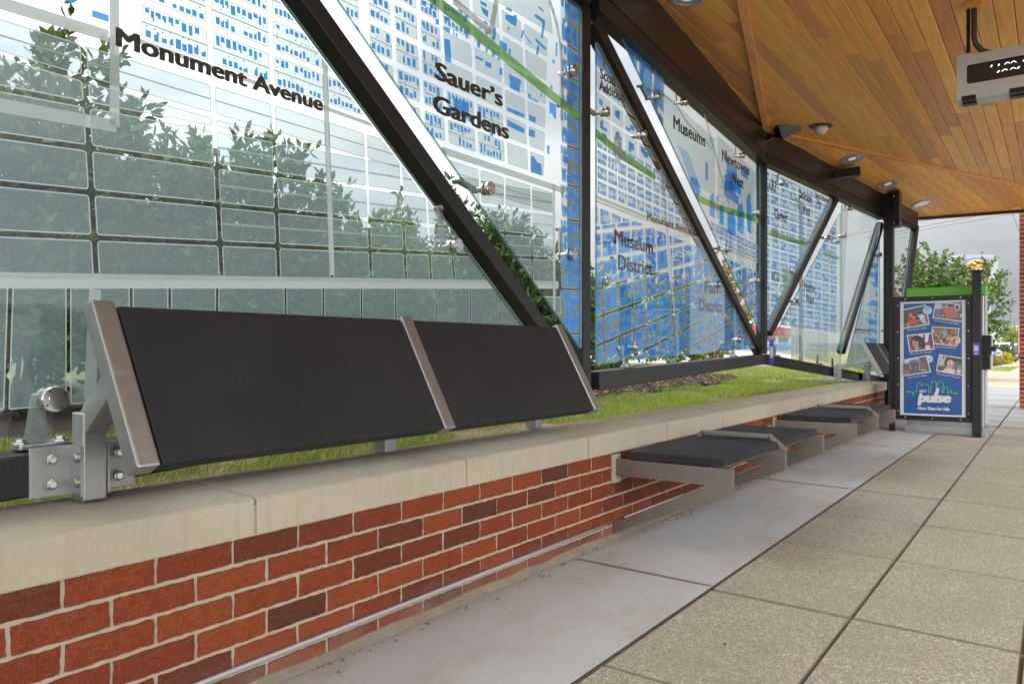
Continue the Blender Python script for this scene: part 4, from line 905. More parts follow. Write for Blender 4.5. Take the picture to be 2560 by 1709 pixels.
lean_rail('small far leaning rail with narrow black panels beside the poster case', [9.56, 10.30, 11.02], lambda y: PL3.pt((y - P2[1]) / PL3.d.y, 0).x, lambda y: rail_z(3, (y - P2[1]) / PL3.d.y), .02, -.01, 'leaning rails on the map screens')

# ------------------------------------------------------------------ wall benches
def bench(label, ys, group):
    t = thing('wall_bench', label, 'bench', (.3, ys[0], gz(.3)), group)
    for i, y in enumerate(ys):
        mb = MB()
        out_ = [(.004, .335), (.56, .340), (.56, .245), (.535, .235), (.004, .006), (.004, .046), (.50, .262), (.50, .262), (.004, .262)]
        mb.prism([(x, y - .016, z) for x, z in [(.002, .345), (.562, .345), (.562, .243), (.548, .235), (.002, .002), (.002, .050), (.455, .268), (.002, .268)]], (0, .032, 0), 'weathered_steel')
        mb.box((.0, y - .035, .235), (.012, y + .035, .365), 'mortar'); mb.build('frame', t)
        bm = None
    for y0, y1 in zip(ys[:-1], ys[1:]):
        wbox('seat', t, (.070, y0 - .016, .351), (.53, y1 - .024, .386), 'black_plastic', .004)
    y = ys[1]; mb = MB()
    pts = [(.085, .352), (.125, .408), (.485, .408), (.566, .340)]
    for a, b in zip(pts[:-1], pts[1:]): mb.bar((a[0], y - .004, a[1]), (b[0], y - .004, b[1]), .034, .022, 'weathered_steel', (0, 0, 1) , .003, .006)
    mb.build('armrest', t)
    for y0, y1 in zip(ys[:-1], ys[1:]):
        mb = MB(); mb.bar((.10, y0 + .016, .33), (.10, y1 - .016, .33), .03, .03, 'weathered_steel'); mb.build('seat_rail', t); mb = MB(); mb.bar((.44, y0 + .016, .33), (.44, y1 - .016, .33), .03, .03, 'weathered_steel'); mb.build('seat_rail', t)
    return t
bench('near wall bench with two black slab seats on the brick wall', [3.22, 4.0, 4.78], 'benches on the brick wall')
bench('far wall bench with two black slab seats nearest the poster case', [5.70, 6.48, 7.26], 'benches on the brick wall')

# ------------------------------------------------------------------ canopy
KX = Vector((-.77, 8.06)); F2 = (2.33, 13.93); E1 = (.075, 12.13)
zB = lambda x, y: 3.13 - .06 * (x + .77)
zC = lambda x, y: 3.13 + .225 * (x + .77) - .15 * (y - 8.06)
can = thing('canopy', 'folded canopy with an orange brown cedar plank soffit', 'canopy', (1, 5, 3.1))
polyB = [(-.10, -3.3), (3.4, -3.3), (3.4, 13.93), F2, tuple(KX)]; polyC = [tuple(KX), F2, E1]
def plank_field(name, poly, zf, d, w, seed):
    poly = ccw(poly); r = random.Random(seed); d = Vector(d).normalized(); n = Vector((-d.y, d.x)); us = [Vector(p).dot(d) for p in poly]; vs = [Vector(p).dot(n) for p in poly]
    mb = MB(); v = min(vs) - .03
    while v < max(vs):
        u = min(us) - r.uniform(0, 2)
        while u < max(us):
            L = r.choice((1.2, 1.8, 2.4, 3.0, 3.6)) * r.uniform(.8, 1.1); g = .0022
            q = [d * a + n * b for a, b in ((u + .001, v + g), (u + L - .001, v + g), (u + L - .001, v + w - g), (u + .001, v + w - g))]
            c = clip(ccw([tuple(x) for x in q]), poly)
            if len(c) > 2:
                h = r.uniform(0, .0012); k = len(c); b = .003; ce = (sum(x for x, y in c) / k, sum(y for x, y in c) / k)
                ci = inset(c, b)
                bot = [Vector((x, y, zf(x, y) + h)) for x, y in ci]; mid = [Vector((x, y, zf(x, y) + h + .003)) for x, y in c]; top = [p + Vector((0, 0, .012)) for p in mid]
                mb.add(bot + mid + top, [tuple(range(k))[::-1]] + [(i, (i + 1) % k, k + (i + 1) % k, k + i) for i in range(k)] + [(k + i, k + (i + 1) % k, 2 * k + (i + 1) % k, 2 * k + i) for i in range(k)], 'cedar')
            u += L
        v += w
    return mb.build(name, can)
plank_field('soffit', polyB, zB, (0, 1), .109, 4); plank_field('soffit', polyC, zC, (E1[0] - KX.x, E1[1] - KX.y), .109, 6)
# roof deck and upper roof
mb = MB()
for poly, zf in ((polyB, zB), (polyC, zC)):
    p = ccw(poly); lo = [(x, y, zf(x, y) + .016) for x, y in p]; hi = [(x, y, zf(x, y) + .30) for x, y in p]; k = len(p)
    mb.add(lo + hi, [tuple(range(k))[::-1], tuple(range(k, 2 * k))] + [(i, (i + 1) % k, k + (i + 1) % k, k + i) for i in range(k)], 'bronze_panel')
mb.build('roof', can)
# fascia panels above the screens
mb = MB()
def fascia(pl, k, s0, s1, zf, o0=-.02, o1=.052):
    N = 4
    for i in range(N):
        a, b = s0 + (s1 - s0) * i / N, s0 + (s1 - s0) * (i + 1) / N; vs = []
        for s_ in (a, b):
            for o in (o0, o1):
                q = pl.pt(s_, 0, o); vs += [pl.pt(s_, top_z(k, s_) + (.002 if o == o1 else 0), o), Vector((q.x, q.y, zf(q.x, q.y) + .1))]
        mb.add(vs, [(2, 6, 7, 3), (0, 2, 3, 1), (4, 5, 7, 6), (0, 4, 6, 2), (0, 1, 5, 4)], 'bronze_panel')
fascia(PL1, 1, -4.2, PL1.L, zB); fascia(PL2, 2, 0, PL2.L, zB); fascia(PL3, 3, 0, PL3.L + 1.05, zC)
mb.build('fascia', can)
mb = MB()
def edge_strip(a, b, zf, lo=-.035, hi=.30, m='bronze_panel'):
    za, zb = zf(*a), zf(*b); mb.bar((a[0], a[1], za + (lo + hi) / 2), (b[0], b[1], zb + (lo + hi) / 2), .05, hi - lo, m)
edge_strip((E1[0] - .02, E1[1] - .02), F2, zC); edge_strip(F2, (3.4, 13.93), zB); edge_strip((3.4, 13.95), (3.4, -3.3), zB); edge_strip((3.4, -3.3), (-.2, -3.3), zB)
mb.build('edge_fascia', can)
mb = MB(); t1 = Vector((.046, 4.867)); d = (t1 - KX).normalized(); a = KX; b = KX + d * 7.5
mb.bar((a.x, a.y, zB(a.x, a.y) - .012), (b.x, b.y, zB(b.x, b.y) - .012), .060, .034, 'cedar_trim', (0, 0, 1), .003)
mb.build('trim_board', can)
mb = MB(); mb.bar((KX.x, KX.y, 3.13 - .010), (F2[0], F2[1], zB(*F2) - .010), .062, .028, 'cedar_trim', (0, 0, 1), .003); mb.build('trim_board', can)

def surf_matrix(x, y, zf):
    e = .1; nx = Vector((1, 0, (zf(x + e, y) - zf(x, y)) / e)).normalized(); ny = Vector((0, 1, (zf(x, y + e) - zf(x, y)) / e)); nn = nx.cross(ny).normalized(); ny = nn.cross(nx)
    return Matrix(((nx.x, ny.x, nn.x, x), (nx.y, ny.y, nn.y, y), (nx.z, ny.z, nn.z, zf(x, y)), (0, 0, 0, 1)))
m_plain('lamp_reflector', (.62, .62, .60), .25, .6); emis('lamp_lens', (1, .96, .88), .22)
def downlight(label, x, y, zf, r):
    M = surf_matrix(x, y, zf); t = thing('ceiling_light', label, 'ceiling light', tuple(M.translation), 'recessed lights in the cedar soffit')
    mb = MB(); mb.lathe([(r * .78, -.001), (r * .80, -.008), (r, -.008), (r * 1.02, -.002), (r * 1.0, .001)], 'trim_gray', M, 32); mb.f.pop(); mb.f.pop(); mb.mi.pop(); mb.mi.pop(); mb.build('ring', t)
    mb = MB(); mb.lathe([(.001, -.0015), (r * .35, -.0015)], 'lamp_lens', M, 24); mb.build('lens', t)
    mb = MB(); mb.lathe([(r * .36, -.0015), (r * .8, -.003)], 'lamp_reflector', M, 24); mb.f.pop(); mb.f.pop(); mb.mi.pop(); mb.mi.pop(); mb.build('reflector', t)
downlight('round recessed light overhead at the top edge, nearest of the row', -.248, 4.69, zB, .105)
downlight('round recessed light between the dome camera and the flat black speaker', -.223, 9.466, zC, .125)
downlight('third recessed light, above the flat black speaker', -.028, 10.557, zC, .125)
downlight('farthest recessed light, just beyond the black pillar head', .212, 11.636, zC, .125)
M = surf_matrix(-.245, 8.109, zB); t = thing('dome_camera', 'white dome camera on a dark ring in the wooden soffit', 'camera', tuple(M.translation))
m_plain('dome_white', (.62, .58, .52), .35); m_plain('dome_ring', (.035, .04, .055), .4)
mb = MB(); mb.lathe([(.112, .001), (.112, -.008), (.104, -.011), (.05, -.011)], 'dome_ring', M, 32); mb.build('ring', t)
mb = MB(); mb.lathe([(.066, -.010), (.068, -.026), (.062, -.050), (.046, -.072), (.022, -.084), (.001, -.087)], 'dome_white', M, 28); mb.build('dome', t, True)
mb = MB(); mb.lathe([(.030, -.080), (.028, -.088), (.012, -.091), (.001, -.091)], 'sign_gray', M, 16); mb.build('lens', t)
# loudspeakers
t = thing('loudspeaker', 'black box speaker tilted on a bracket at the corner of the canopy', 'speaker', (-.62, 7.9, 3.05), 'black loudspeakers under the canopy')
c = at_d(1966, 318, (Vector((-.66, 7.98, 3.06)) - EYE).dot(FW)); M = Matrix.Translation(c) @ Matrix.Rotation(YAW - R(8), 4, 'Z') @ Matrix.Rotation(R(-24), 4, 'Y') @ Matrix.Rotation(R(24), 4, 'X')
mb = MB(); mb.box((-.105, -.09, -.075), (.105, .09, .075), 'black_plastic', M, .008); mb.build('cabinet', t)
mb = MB(); mb.box((-.096, -.093, -.066), (.096, -.0895, .066), 'screen_dark', M); mb.build('grille', t)
mb = MB(); mb.tube([c + Vector((-.06, .05, -.02)), c + Vector((-.16, .10, -.05)), Vector((-.80, 8.02, 3.0))], .022, 'black_metal'); mb.build('bracket', t)
t = thing('loudspeaker', 'flat black box speaker fixed to the dark fascia above the far screen', 'speaker', (-.35, 9.75, 2.95), 'black loudspeakers under the canopy')
c = PL3.pt((9.62 - 8.06) / PL3.d.y, 0, .15); c.z = at_d(2112, 434, (c - EYE).dot(FW)).z; M = Matrix.Translation(c) @ Matrix.Rotation(YAW * .4, 4, 'Z') @ Matrix.Rotation(R(-6), 4, 'Y')
mb = MB(); mb.box((-.15, -.08, -.045), (.15, .08, .045), 'black_plastic', M, .012); mb.build('cabinet', t)
mb = MB(); mb.box((-.14, -.07, -.050), (.14, .07, -.0455), 'screen_dark', M); mb.build('grille', t)
wbox('bracket', t, (c.x - .16, c.y - .03, c.z + .01), (c.x - .10, c.y + .03, c.z + .06), 'black_metal')

# ------------------------------------------------------------------ hanging arrivals sign
YS = 5.5; sx0 = at_y(2392, 150, YS).x; sz0, sz1 = at_y(2397, 252, YS).z, at_y(2392, 143, YS).z; sx1 = sx0 + 1.5
sg = thing('arrivals_sign', 'grey hanging arrivals display box with dark screen and white digits', 'sign', (sx0 + .7, YS, sz0))
w0, w1 = at_y(2417, 164, YS), at_y(2417, 211, YS)
mb = MB(); fz = [(sx0, sz0), (sx1, sz0), (sx1, sz1), (sx0, sz1)]; hx1 = sx1 - (w0.x - sx0)
# front frame with a rounded window
win = rounded([(w0.x, w1.z), (hx1, w1.z), (hx1, w0.z), (w0.x, w0.z)], .016, 4); n = len(win)
outr = []
cx_, cz_ = (sx0 + sx1) / 2, (sz0 + sz1) / 2
for x, z in win: outr.append((sx0 if x < cx_ else sx1, sz0 if z < cz_ else sz1))
for k in range(n):
    j = (k + 1) % n; mb.poly([(*[outr[k][0]], YS, outr[k][1]), (outr[j][0], YS, outr[j][1]), (win[j][0], YS, win[j][1]), (win[k][0], YS, win[k][1])] if outr[k] != outr[j] else [(outr[k][0], YS, outr[k][1]), (win[j][0], YS, win[j][1]), (win[k][0], YS, win[k][1])], 'sign_gray')
    mb.poly([(win[k][0], YS, win[k][1]), (win[j][0], YS, win[j][1]), (win[j][0], YS + .025, win[j][1]), (win[k][0], YS + .025, win[k][1])], 'screen_dark')
D = .16
mb.add([(sx0, YS, sz0), (sx1, YS, sz0), (sx1, YS, sz1), (sx0, YS, sz1), (sx0, YS + D, sz0), (sx1, YS + D, sz0), (sx1, YS + D, sz1), (sx0, YS + D, sz1)], [(4, 5, 6, 7), (0, 1, 5, 4), (3, 7, 6, 2), (0, 4, 7, 3), (1, 2, 6, 5)], 'sign_gray')
mb.build('case', sg)
mb = MB(); mb.poly([(x, YS + .024, z) for x, z in win], 'screen_dark'); scn = mb.build('screen', sg)
emis('led', (.85, .88, 1.0), 1.6); mb = MB()
zl = lambda x, y: (lambda p: (p.x, p.z))(at_y(2360 + x / 7.84, 80 + y / 7.84, YS + .02))
def led(pts, w=.0035):
    for a, b in zip(pts[:-1], pts[1:]):
        a, b = Vector(zl(*a)), Vector(zl(*b)); dd = (b - a).normalized(); nn = Vector((-dd.y, dd.x)) * w / 2
        mb.poly([(q.x, YS + .02, q.y) for q in (a - nn, b - nn, b + nn, a + nn)], 'led')
led([(920, 692), (940, 648)], .006); led([(1064, 668), (1084, 628)], .006)
led([(1190, 640), (1215, 610), (1245, 595), (1270, 600), (1292, 616)]); led([(1315, 612), (1340, 585), (1365, 573), (1395, 578), (1415, 598)])
led([(1040, 795), (1070, 780), (1085, 755)], .006); led([(1135, 775), (1165, 745), (1195, 733), (1220, 735), (1245, 750)]); led([(1298, 745), (1325, 715), (1355, 700), (1385, 705), (1405, 718)]); led([(1430, 720), (1465, 700), (1480, 675)], .006); led([(1550, 580), (1580, 540)], .005)
mb.build('digits', scn)
for x0_, x1_ in ((2404, 2440), (2524, 2562)):
    a, b = at_y(x0_, 240, YS).x, at_y(x1_, 240, YS).x
    wbox('latch', sg, (a, YS - .004, sz0 - .006), (b, YS + .05, sz0 + .022), 'black_metal', .002); wbox('latch', sg, (a, YS + .06, sz0 - .012), (b, YS + .12, sz0 - .001), 'black_metal', .002)
rx, ry = 1.235, YS + .08
mb = MB(); mb.tube([(rx, ry, sz1 - .02), (rx, ry, zB(rx, ry) - .01)], .011, 'black_metal'); mb.build('hanging_rod', sg); mb = MB(); mb.tube([(rx + .95, ry, sz1), (rx + .95, ry, zB(rx, ry) - .05)], .011, 'black_metal'); mb.build('hanging_rod', sg)
mb = MB(); c0 = Vector((rx + .03, ry + .01, 0)); pts = [c0 + Vector((0, 0, zB(rx, ry) - .02)), c0 + Vector((0, 0, 2.80))] + [c0 + Vector((.12 - .12 * math.cos(a), 0, 2.80 - .125 * math.sin(a))) for a in (R(22), R(45), R(67), R(90))] + [c0 + Vector((.4, 0, 2.685)), c0 + Vector((.9, 0, 2.69))]
m_plain('conduit_gray', (.07, .07, .072), .5); mb.tube(pts, .0165, 'conduit_gray', 12); mb.build('conduit', sg, True)
wbox('ceiling_box', sg, (rx - .02, ry - .04, zB(rx, ry) - .035), (rx + .075, ry + .06, zB(rx, ry) + .0), 'cedar_trim'); wbox('top_bracket', sg, (sx0, YS + .02, sz1), (sx0 + .075, YS + .14, sz1 + .018), 'sign_gray', .002)

# ------------------------------------------------------------------ poster case beside the ticket machine
YP = 9.27; pA, pB = at_y(2235, 743, YP), at_y(2430, 1056, YP)
pc = thing('poster_case', 'black framed blue transit poster standing across the pavement', 'poster', ((pA.x + pB.x) / 2, YP, gz(.6)))
px0, px1, pz0, pz1 = pA.x, pB.x, pB.z, pA.z
sa, sb_ = at_y(2249, 755, YP), at_y(2414, 1044, YP); sx0_, sx1_ = at_y(2250, 900, YP).x, at_y(2414.5, 900, YP).x; sz1_, sz0_ = at_y(2413, 749, YP).z, at_y(2414, 1043, YP).z
mb = MB(); fw = .05
mb.box((px0, YP, pz0), (sx0_, YP + .08, pz1), 'black_metal', None, .003); mb.box((sx1_, YP, pz0), (px1, YP + .08, pz1), 'black_metal', None, .003)
mb.box((sx0_, YP + .0005, sz1_), (sx1_, YP + .08, pz1 - .0005), 'black_metal'); mb.box((sx0_, YP + .0005, pz0 + .0005), (sx1_, YP + .08, sz0_), 'black_metal'); mb.box((px0 + .02, YP + .03, pz0 + .02), (px1 - .02, YP + .078, pz1 - .02), 'black_metal'); mb.build('frame', pc)
mb = MB()
for x in (sx0_ + .05, (sx0_ + sx1_) / 2, sx1_ - .05):
    for z in ((sz1_ + pz1) / 2, (sz0_ + pz0) / 2): mb.lathe([(.0055, 0), (.0055, .002), (.003, .0035)], 'polished_steel', Matrix.Translation((x, YP, z)) @ Matrix.Rotation(R(90), 4, 'X'), 8); mb.build('screw', pc); mb = MB()
for z in np.linspace(pz0 + .09, pz1 - .09, 5):
    for x in ((px0 + sx0_) / 2 + .008, (px1 + sx1_) / 2 - .006): mb.lathe([(.0055, 0), (.0055, .002), (.003, .0035)], 'polished_steel', Matrix.Translation((x, YP, z)) @ Matrix.Rotation(R(90), 4, 'X'), 8); mb.build('screw', pc); mb = MB()
mb = MB(); mb.poly([(sx0_, YP + .012, sz0_), (sx1_, YP + .012, sz0_), (sx1_, YP + .012, sz1_), (sx0_, YP + .012, sz1_)], 'white_sheet'); sheet = mb.build('poster', pc)
bx0, bx1 = at_y(2259.3, 900, YP + .011).x, at_y(2405, 900, YP + .011).x; bz1, bz0 = at_y(2405, 755, YP + .011).z, at_y(2405, 1038, YP + .011).z
mb = MB(); mb.poly([(bx0, YP + .011, bz0), (bx1, YP + .011, bz0), (bx1, YP + .011, bz1), (bx0, YP + .011, bz1)], 'poster_blue')
BL = ccw([(bx0, bz0), (bx1, bz0), (bx1, bz1), (bx0, bz1)])
PC = {}
def pcol(c):
    if c not in PC: PC[c] = m_plain('print_%s' % '_'.join('%02d' % int(x * 99) for x in c), c, .35, 0, .1, 30)
    return PC[c]
Y_ = [YP + .0105]
def PZ(x, y): p = at_y(2230 + x / 8.71, 720 + y / 8.71, YP + .01); return (p.x, p.z)
def PZ2(x, y): return PZ(x, y + 160 * 8.71)
def pp(pts, c, reg=None):
    q = clip(ccw(list(pts)), reg or BL)
    if len(q) > 2: mb.poly([(x, Y_[0], z) for x, z in q], pcol(c) if isinstance(c, tuple) else c)
def ell(f, x, y, rx_, ry_, c, reg=None, rot=0):
    Y_[0] -= .00006; cr_, sr_ = math.cos(rot), math.sin(rot)
    pp([f(x + rx_ * math.cos(a) * cr_ - ry_ * math.sin(a) * sr_, y + rx_ * math.cos(a) * sr_ + ry_ * math.sin(a) * cr_) for a in [k * .3927 for k in range(16)]], c, reg)
def photo(f, outer, innr, bgc):
    Y_[0] -= .0002; pp([f(*p) for p in outer], 'white_sheet'); Y_[0] -= .0002; reg = ccw([f(*p) for p in innr]); reg = ccw(clip(reg, BL)); pp(reg, bgc); return reg
SK1, SK2, DK, RD = (.42, .24, .17), (.30, .16, .11), (.03, .028, .03), (.45, .07, .05)
g = photo(PZ, [(235, 465), (738, 358), (822, 798), (235, 890)], [(235, 490), (722, 385), (795, 775), (235, 868)], (.045, .055, .06))
for x, y, a, b, c in ((520, 500, 320, 70, (.06, .075, .085)), (300, 830, 120, 60, (.12, .11, .09)), (600, 740, 220, 60, (.16, .16, .15)), (430, 690, 80, 110, RD), (395, 640, 60, 70, (.35, .03, .03)), (405, 580, 36, 40, SK1), (400, 560, 40, 26, (.25, .15, .08)), (480, 640, 65, 16, SK1), (600, 590, 60, 16, SK1), (640, 630, 75, 70, (.35, .5, .6)), (610, 560, 36, 38, SK2), (605, 540, 42, 26, DK), (690, 690, 45, 60, (.25, .45, .5)), (725, 630, 26, 50, (.5, .1, .14)), (560, 660, 50, 30, DK), (590, 760, 70, 18, DK), (710, 750, 60, 12, (.5, .5, .48)), (355, 800, 28, 50, (.4, .22, .12))): ell(PZ, x, y, a, b, c, g)
g = photo(PZ, [(945, 300), (1545, 345), (1545, 742), (880, 655)], [(965, 320), (1545, 366), (1545, 718), (905, 635)], (.10, .10, .105))
for x, y, a, b, c in ((1010, 400, 90, 70, (.35, .4, .5)), (1420, 420, 60, 70, (.5, .5, .52)), (1420, 420, 40, 50, (.05, .05, .06)), (1180, 420, 50, 50, (.3, .27, .22)), (1020, 560, 70, 110, (.25, .10, .12)), (1110, 530, 60, 90, (.14, .08, .10)), (1130, 440, 34, 44, SK2), (1260, 560, 110, 120, (.42, .11, .10)), (1250, 500, 130, 60, (.42, .11, .10)), (1370, 550, 60, 90, (.40, .10, .09)), (1290, 410, 40, 52, SK2), (1290, 375, 44, 26, DK), (1400, 610, 40, 24, SK2), (1110, 610, 18, 24, (.1, .5, .35)), (1350, 670, 200, 30, (.14, .10, .12)), (1500, 600, 26, 40, (.4, .38, .35))): ell(PZ, x, y, a, b, c, g)
g = photo(PZ, [(870, 830), (1475, 872), (1420, 1270), (840, 1212)], [(890, 850), (1450, 892), (1400, 1245), (862, 1190)], (.16, .10, .06))
rr = random.Random(2)
for k in range(60): ell(PZ, rr.uniform(900, 1400), rr.uniform(930, 1220), rr.uniform(14, 40), rr.uniform(14, 44), rr.choice(((.42, .22, .1), (.3, .17, .09), DK, (.45, .4, .36), (.12, .08, .06), (.2, .26, .3), (.45, .28, .15), (.3, .06, .05))), g)
ell(PZ, 1150, 980, 45, 90, (.22, .28, .33), g); ell(PZ, 1160, 905, 24, 26, SK2, g)
for k in range(6): ell(PZ, 980 + 75 * k, 870 + 5 * k, 8, 150, (.24, .14, .06), g)
g = photo(PZ, [(320, 1022), (880, 962), (935, 1335), (380, 1392)], [(345, 1045), (862, 985), (910, 1312), (400, 1365)], (.16, .12, .09))
for x, y, a, b, c in ((760, 1060, 200, 110, (.55, .56, .58)), (700, 1080, 26, 100, (.10, .09, .08)), (850, 1150, 60, 190, (.08, .05, .10)), (760, 1220, 70, 40, (.40, .07, .05)), (780, 1290, 60, 50, (.5, .48, .48)), (560, 1190, 150, 160, DK), (640, 1260, 90, 90, DK), (510, 1190, 70, 100, SK1), (500, 1215, 30, 16, (.3, .05, .06)), (470, 1160, 14, 6, DK), (530, 1155, 14, 6, DK), (560, 1120, 90, 40, DK), (590, 1340, 150, 60, (.07, .06, .20)), (545, 1310, 50, 60, SK1), (880, 1290, 26, 30, (.3, .05, .2))): ell(PZ, x, y, a, b, c, g)
g = photo(PZ2, [(235, 165), (760, 65), (855, 435), (235, 525)], [(235, 190), (740, 90), (830, 415), (235, 505)], (.10, .085, .10))
for x, y, a, b, c in ((330, 210, 80, 40, (.40, .38, .48)), (420, 160, 180, 36, (.5, .5, .52)), (500, 220, 130, 70, (.16, .17, .28)), (480, 320, 150, 110, (.09, .075, .12)), (520, 340, 40, 24, (.06, .22, .08)), (680, 300, 80, 90, (.16, .11, .10)), (660, 160, 60, 60, (.14, .07, .09)), (760, 330, 50, 70, (.12, .10, .06)), (690, 390, 70, 12, (.4, .38, .36)), (300, 440, 90, 50, (.22, .13, .05)), (400, 330, 10, 60, (.35, .35, .4)), (600, 330, 10, 70, (.3, .3, .36))): ell(PZ2, x, y, a, b, c, g)
g = photo(PZ2, [(1030, 42), (1545, 125), (1545, 515), (955, 412)], [(1050, 66), (1545, 148), (1545, 492), (978, 392)], (.13, .14, .14))
for x, y, a, b, c in ((1080, 180, 110, 120, (.33, .36, .36)), (1130, 110, 12, 40, DK), (1450, 200, 110, 90, (.07, .045, .03)), (1420, 280, 80, 60, (.08, .11, .13)), (1250, 200, 100, 90, (.06, .035, .03)), (1190, 240, 50, 60, (.05, .03, .03)), (1270, 260, 74, 96, (.50, .27, .18)), (1240, 340, 60, 60, (.46, .25, .17)), (1230, 410, 150, 60, (.55, .42, .30)), (1265, 225, 60, 26, (.5, .58, .55)), (1335, 232, 30, 20, (.5, .58, .55)), (1262, 226, 26, 14, DK), (1334, 234, 16, 11, DK), (1272, 300, 20, 9, (.35, .05, .05)), (1300, 140, 70, 24, (.06, .035, .03)), (1070, 350, 80, 50, (.09, .08, .04)), (1460, 410, 40, 60, (.55, .45, .40)), (1480, 340, 40, 50, (.2, .2, .19))): ell(PZ2, x, y, a, b, c, g)
Y_[0] = YP + .0062
for f, x, y, a, b, c in ((PZ, 775, 485, 102, 90, (.30, .47, .58)), (PZ, 1392, 1135, 103, 88, (.66, .40, .22)), (PZ2, 795, 145, 104, 84, (.30, .47, .58))): ell(f, x, y, a, b, c)
mb.build('poster_pictures', sheet)
mb = MB(); tY = YP + .0052
def ptext(f, body, x0, y0, x1, y1, cap, m, bold=.012, shear=.25, y=None):
    a, b = f(x0, y0), f(x1, y1); mb = MB(); sl_ = (b[1] - a[1]) / (b[0] - a[0]); text_on(mb, body, lambda u, v: (a[0] + u, y or tY, a[1] + v + sl_ * u), b[0] - a[0], m, cap, bold, shear); mb.build('lettering', sheet)
WS = 'white_sheet'
for f, body, x0, y0, x1, y1 in ((PZ, 'More Time For Friends', 328, 935, 758, 875), (PZ, 'More Time For Date Nights', 922, 718, 1458, 792), (PZ, 'More Time For Family', 955, 1285, 1400, 1318), (PZ, 'More Time For Discovery', 392, 1445, 878, 1400), (PZ2, 'More Time For Riding', 332, 570, 755, 515), (PZ2, 'More Time For Shopping', 970, 480, 1475, 565)): ptext(f, body, x0, y0, x1, y1, .016, WS, .014, .3)
ptext(PZ2, 'More Time For Life.', 556, 1245, 1262, 1270, .033, WS, .045, .2)
ptext(PZ2, 'pulse', 556, 1078, 1290, 1092, .105, WS, .06, .12); ptext(PZ2, 'GRTC', 596, 868, 756, 874, .026, WS, .045, .15)
a_, b_ = PZ2(905, 1078), PZ2(965, 778); w_ = .030
mb.poly([(a_[0], tY - .0003, a_[1]), (a_[0] + w_, tY - .0003, a_[1]), (b_[0] + w_, tY - .0003, b_[1]), (b_[0], tY - .0003, b_[1])], WS)
a_, b_ = PZ2(560, 1125), PZ2(604, 890); w_ = .026; mb.poly([(a_[0], tY - .0003, a_[1]), (a_[0] + w_ * 1.1, tY - .0003, a_[1]), (b_[0] + w_, tY - .0003, b_[1]), (b_[0], tY - .0003, b_[1])], WS)
for x, y, bd in ((722, 455, 'FREE'), (1345, 1095, 'JUST'), (1340, 1128, 'OPENED')): ptext(PZ, bd, x, y, x + 95, y, .010, 'screen_dark', .03, 0, tY - .0002)
ptext(PZ2, 'Wi-Fi', 755, 175, 850, 165, .011, 'screen_dark', .03, 0, tY - .0002)
m_plain('pulse_green', (.09, .42, .03), .4)
def pl_line(pts, w):
    q = [Vector(PZ2(*p)) for p in pts]
    for i, (a, b) in enumerate(zip(q[:-1], q[1:])):
        d_ = (b - a).normalized(); n_ = Vector((-d_.y, d_.x)) * w / 2; e = d_ * w * .4; yy = tY + .0004 - .00002 * i
        mb.poly([(v.x, yy, v.y) for v in (a - n_ - e, b - n_ + e, b + n_ + e, a + n_ - e)], 'pulse_green')
pl_line([(340, 855), (432, 857), (458, 925), (488, 862), (535, 862), (553, 705), (585, 655), (625, 652), (645, 725), (665, 700), (770, 703), (800, 735), (800, 872), (835, 872), (862, 680), (890, 637), (945, 637), (968, 680), (962, 768), (985, 768), (1000, 680), (1030, 638), (1095, 640), (1118, 690), (1090, 878), (1125, 880), (1145, 755), (1222, 757), (1212, 885), (1262, 887), (1285, 820), (1305, 885), (1385, 890)], .0062)
for x, y in ((365, 856), (1385, 890)): c_ = PZ2(x, y); mb.poly([(c_[0] - .026, tY, c_[1]), (c_[0], tY, c_[1] - .010), (c_[0] + .026, tY, c_[1]), (c_[0], tY, c_[1] + .010)], 'pulse_green')
mb.build('skyline_emblem', sheet)
cp = at_y(2430, 1000, YP - .02).x; cq = at_y(2453, 1000, YP - .02).x; pt_ = at_y(2440, 679, YP - .02).z
wbox('post', pc, (cp, YP - .02, gz(1)), (cq, YP + .08, pt_), 'black_metal')
wbox('post_cap', pc, (cp - .035, YP - .055, pt_), (cq + .03, YP + .11, pt_ + .012), 'black_metal', .002)
wbox('left_post', pc, (px0 - .055, YP + .02, gz(.2)), (px0, YP + .10, pz1), 'black_metal')
st0, st1 = at_y(2431.5, 857, YP - .022), at_y(2449.5, 887, YP - .022)
mb = MB(); mb.box((st0.x, YP - .0225, st1.z), (st1.x, YP - .0202, st0.z), 'purple'); mb.box((st0.x + .014, YP - .0232, st1.z + .040), (st1.x - .014, YP - .0226, st0.z - .028), 'sign_gray'); mb.box((st0.x + .018, YP - .0232, st1.z + .008), (st1.x - .018, YP - .0226, st1.z + .022), 'sign_gray'); stk = mb.build('sticker', pc)

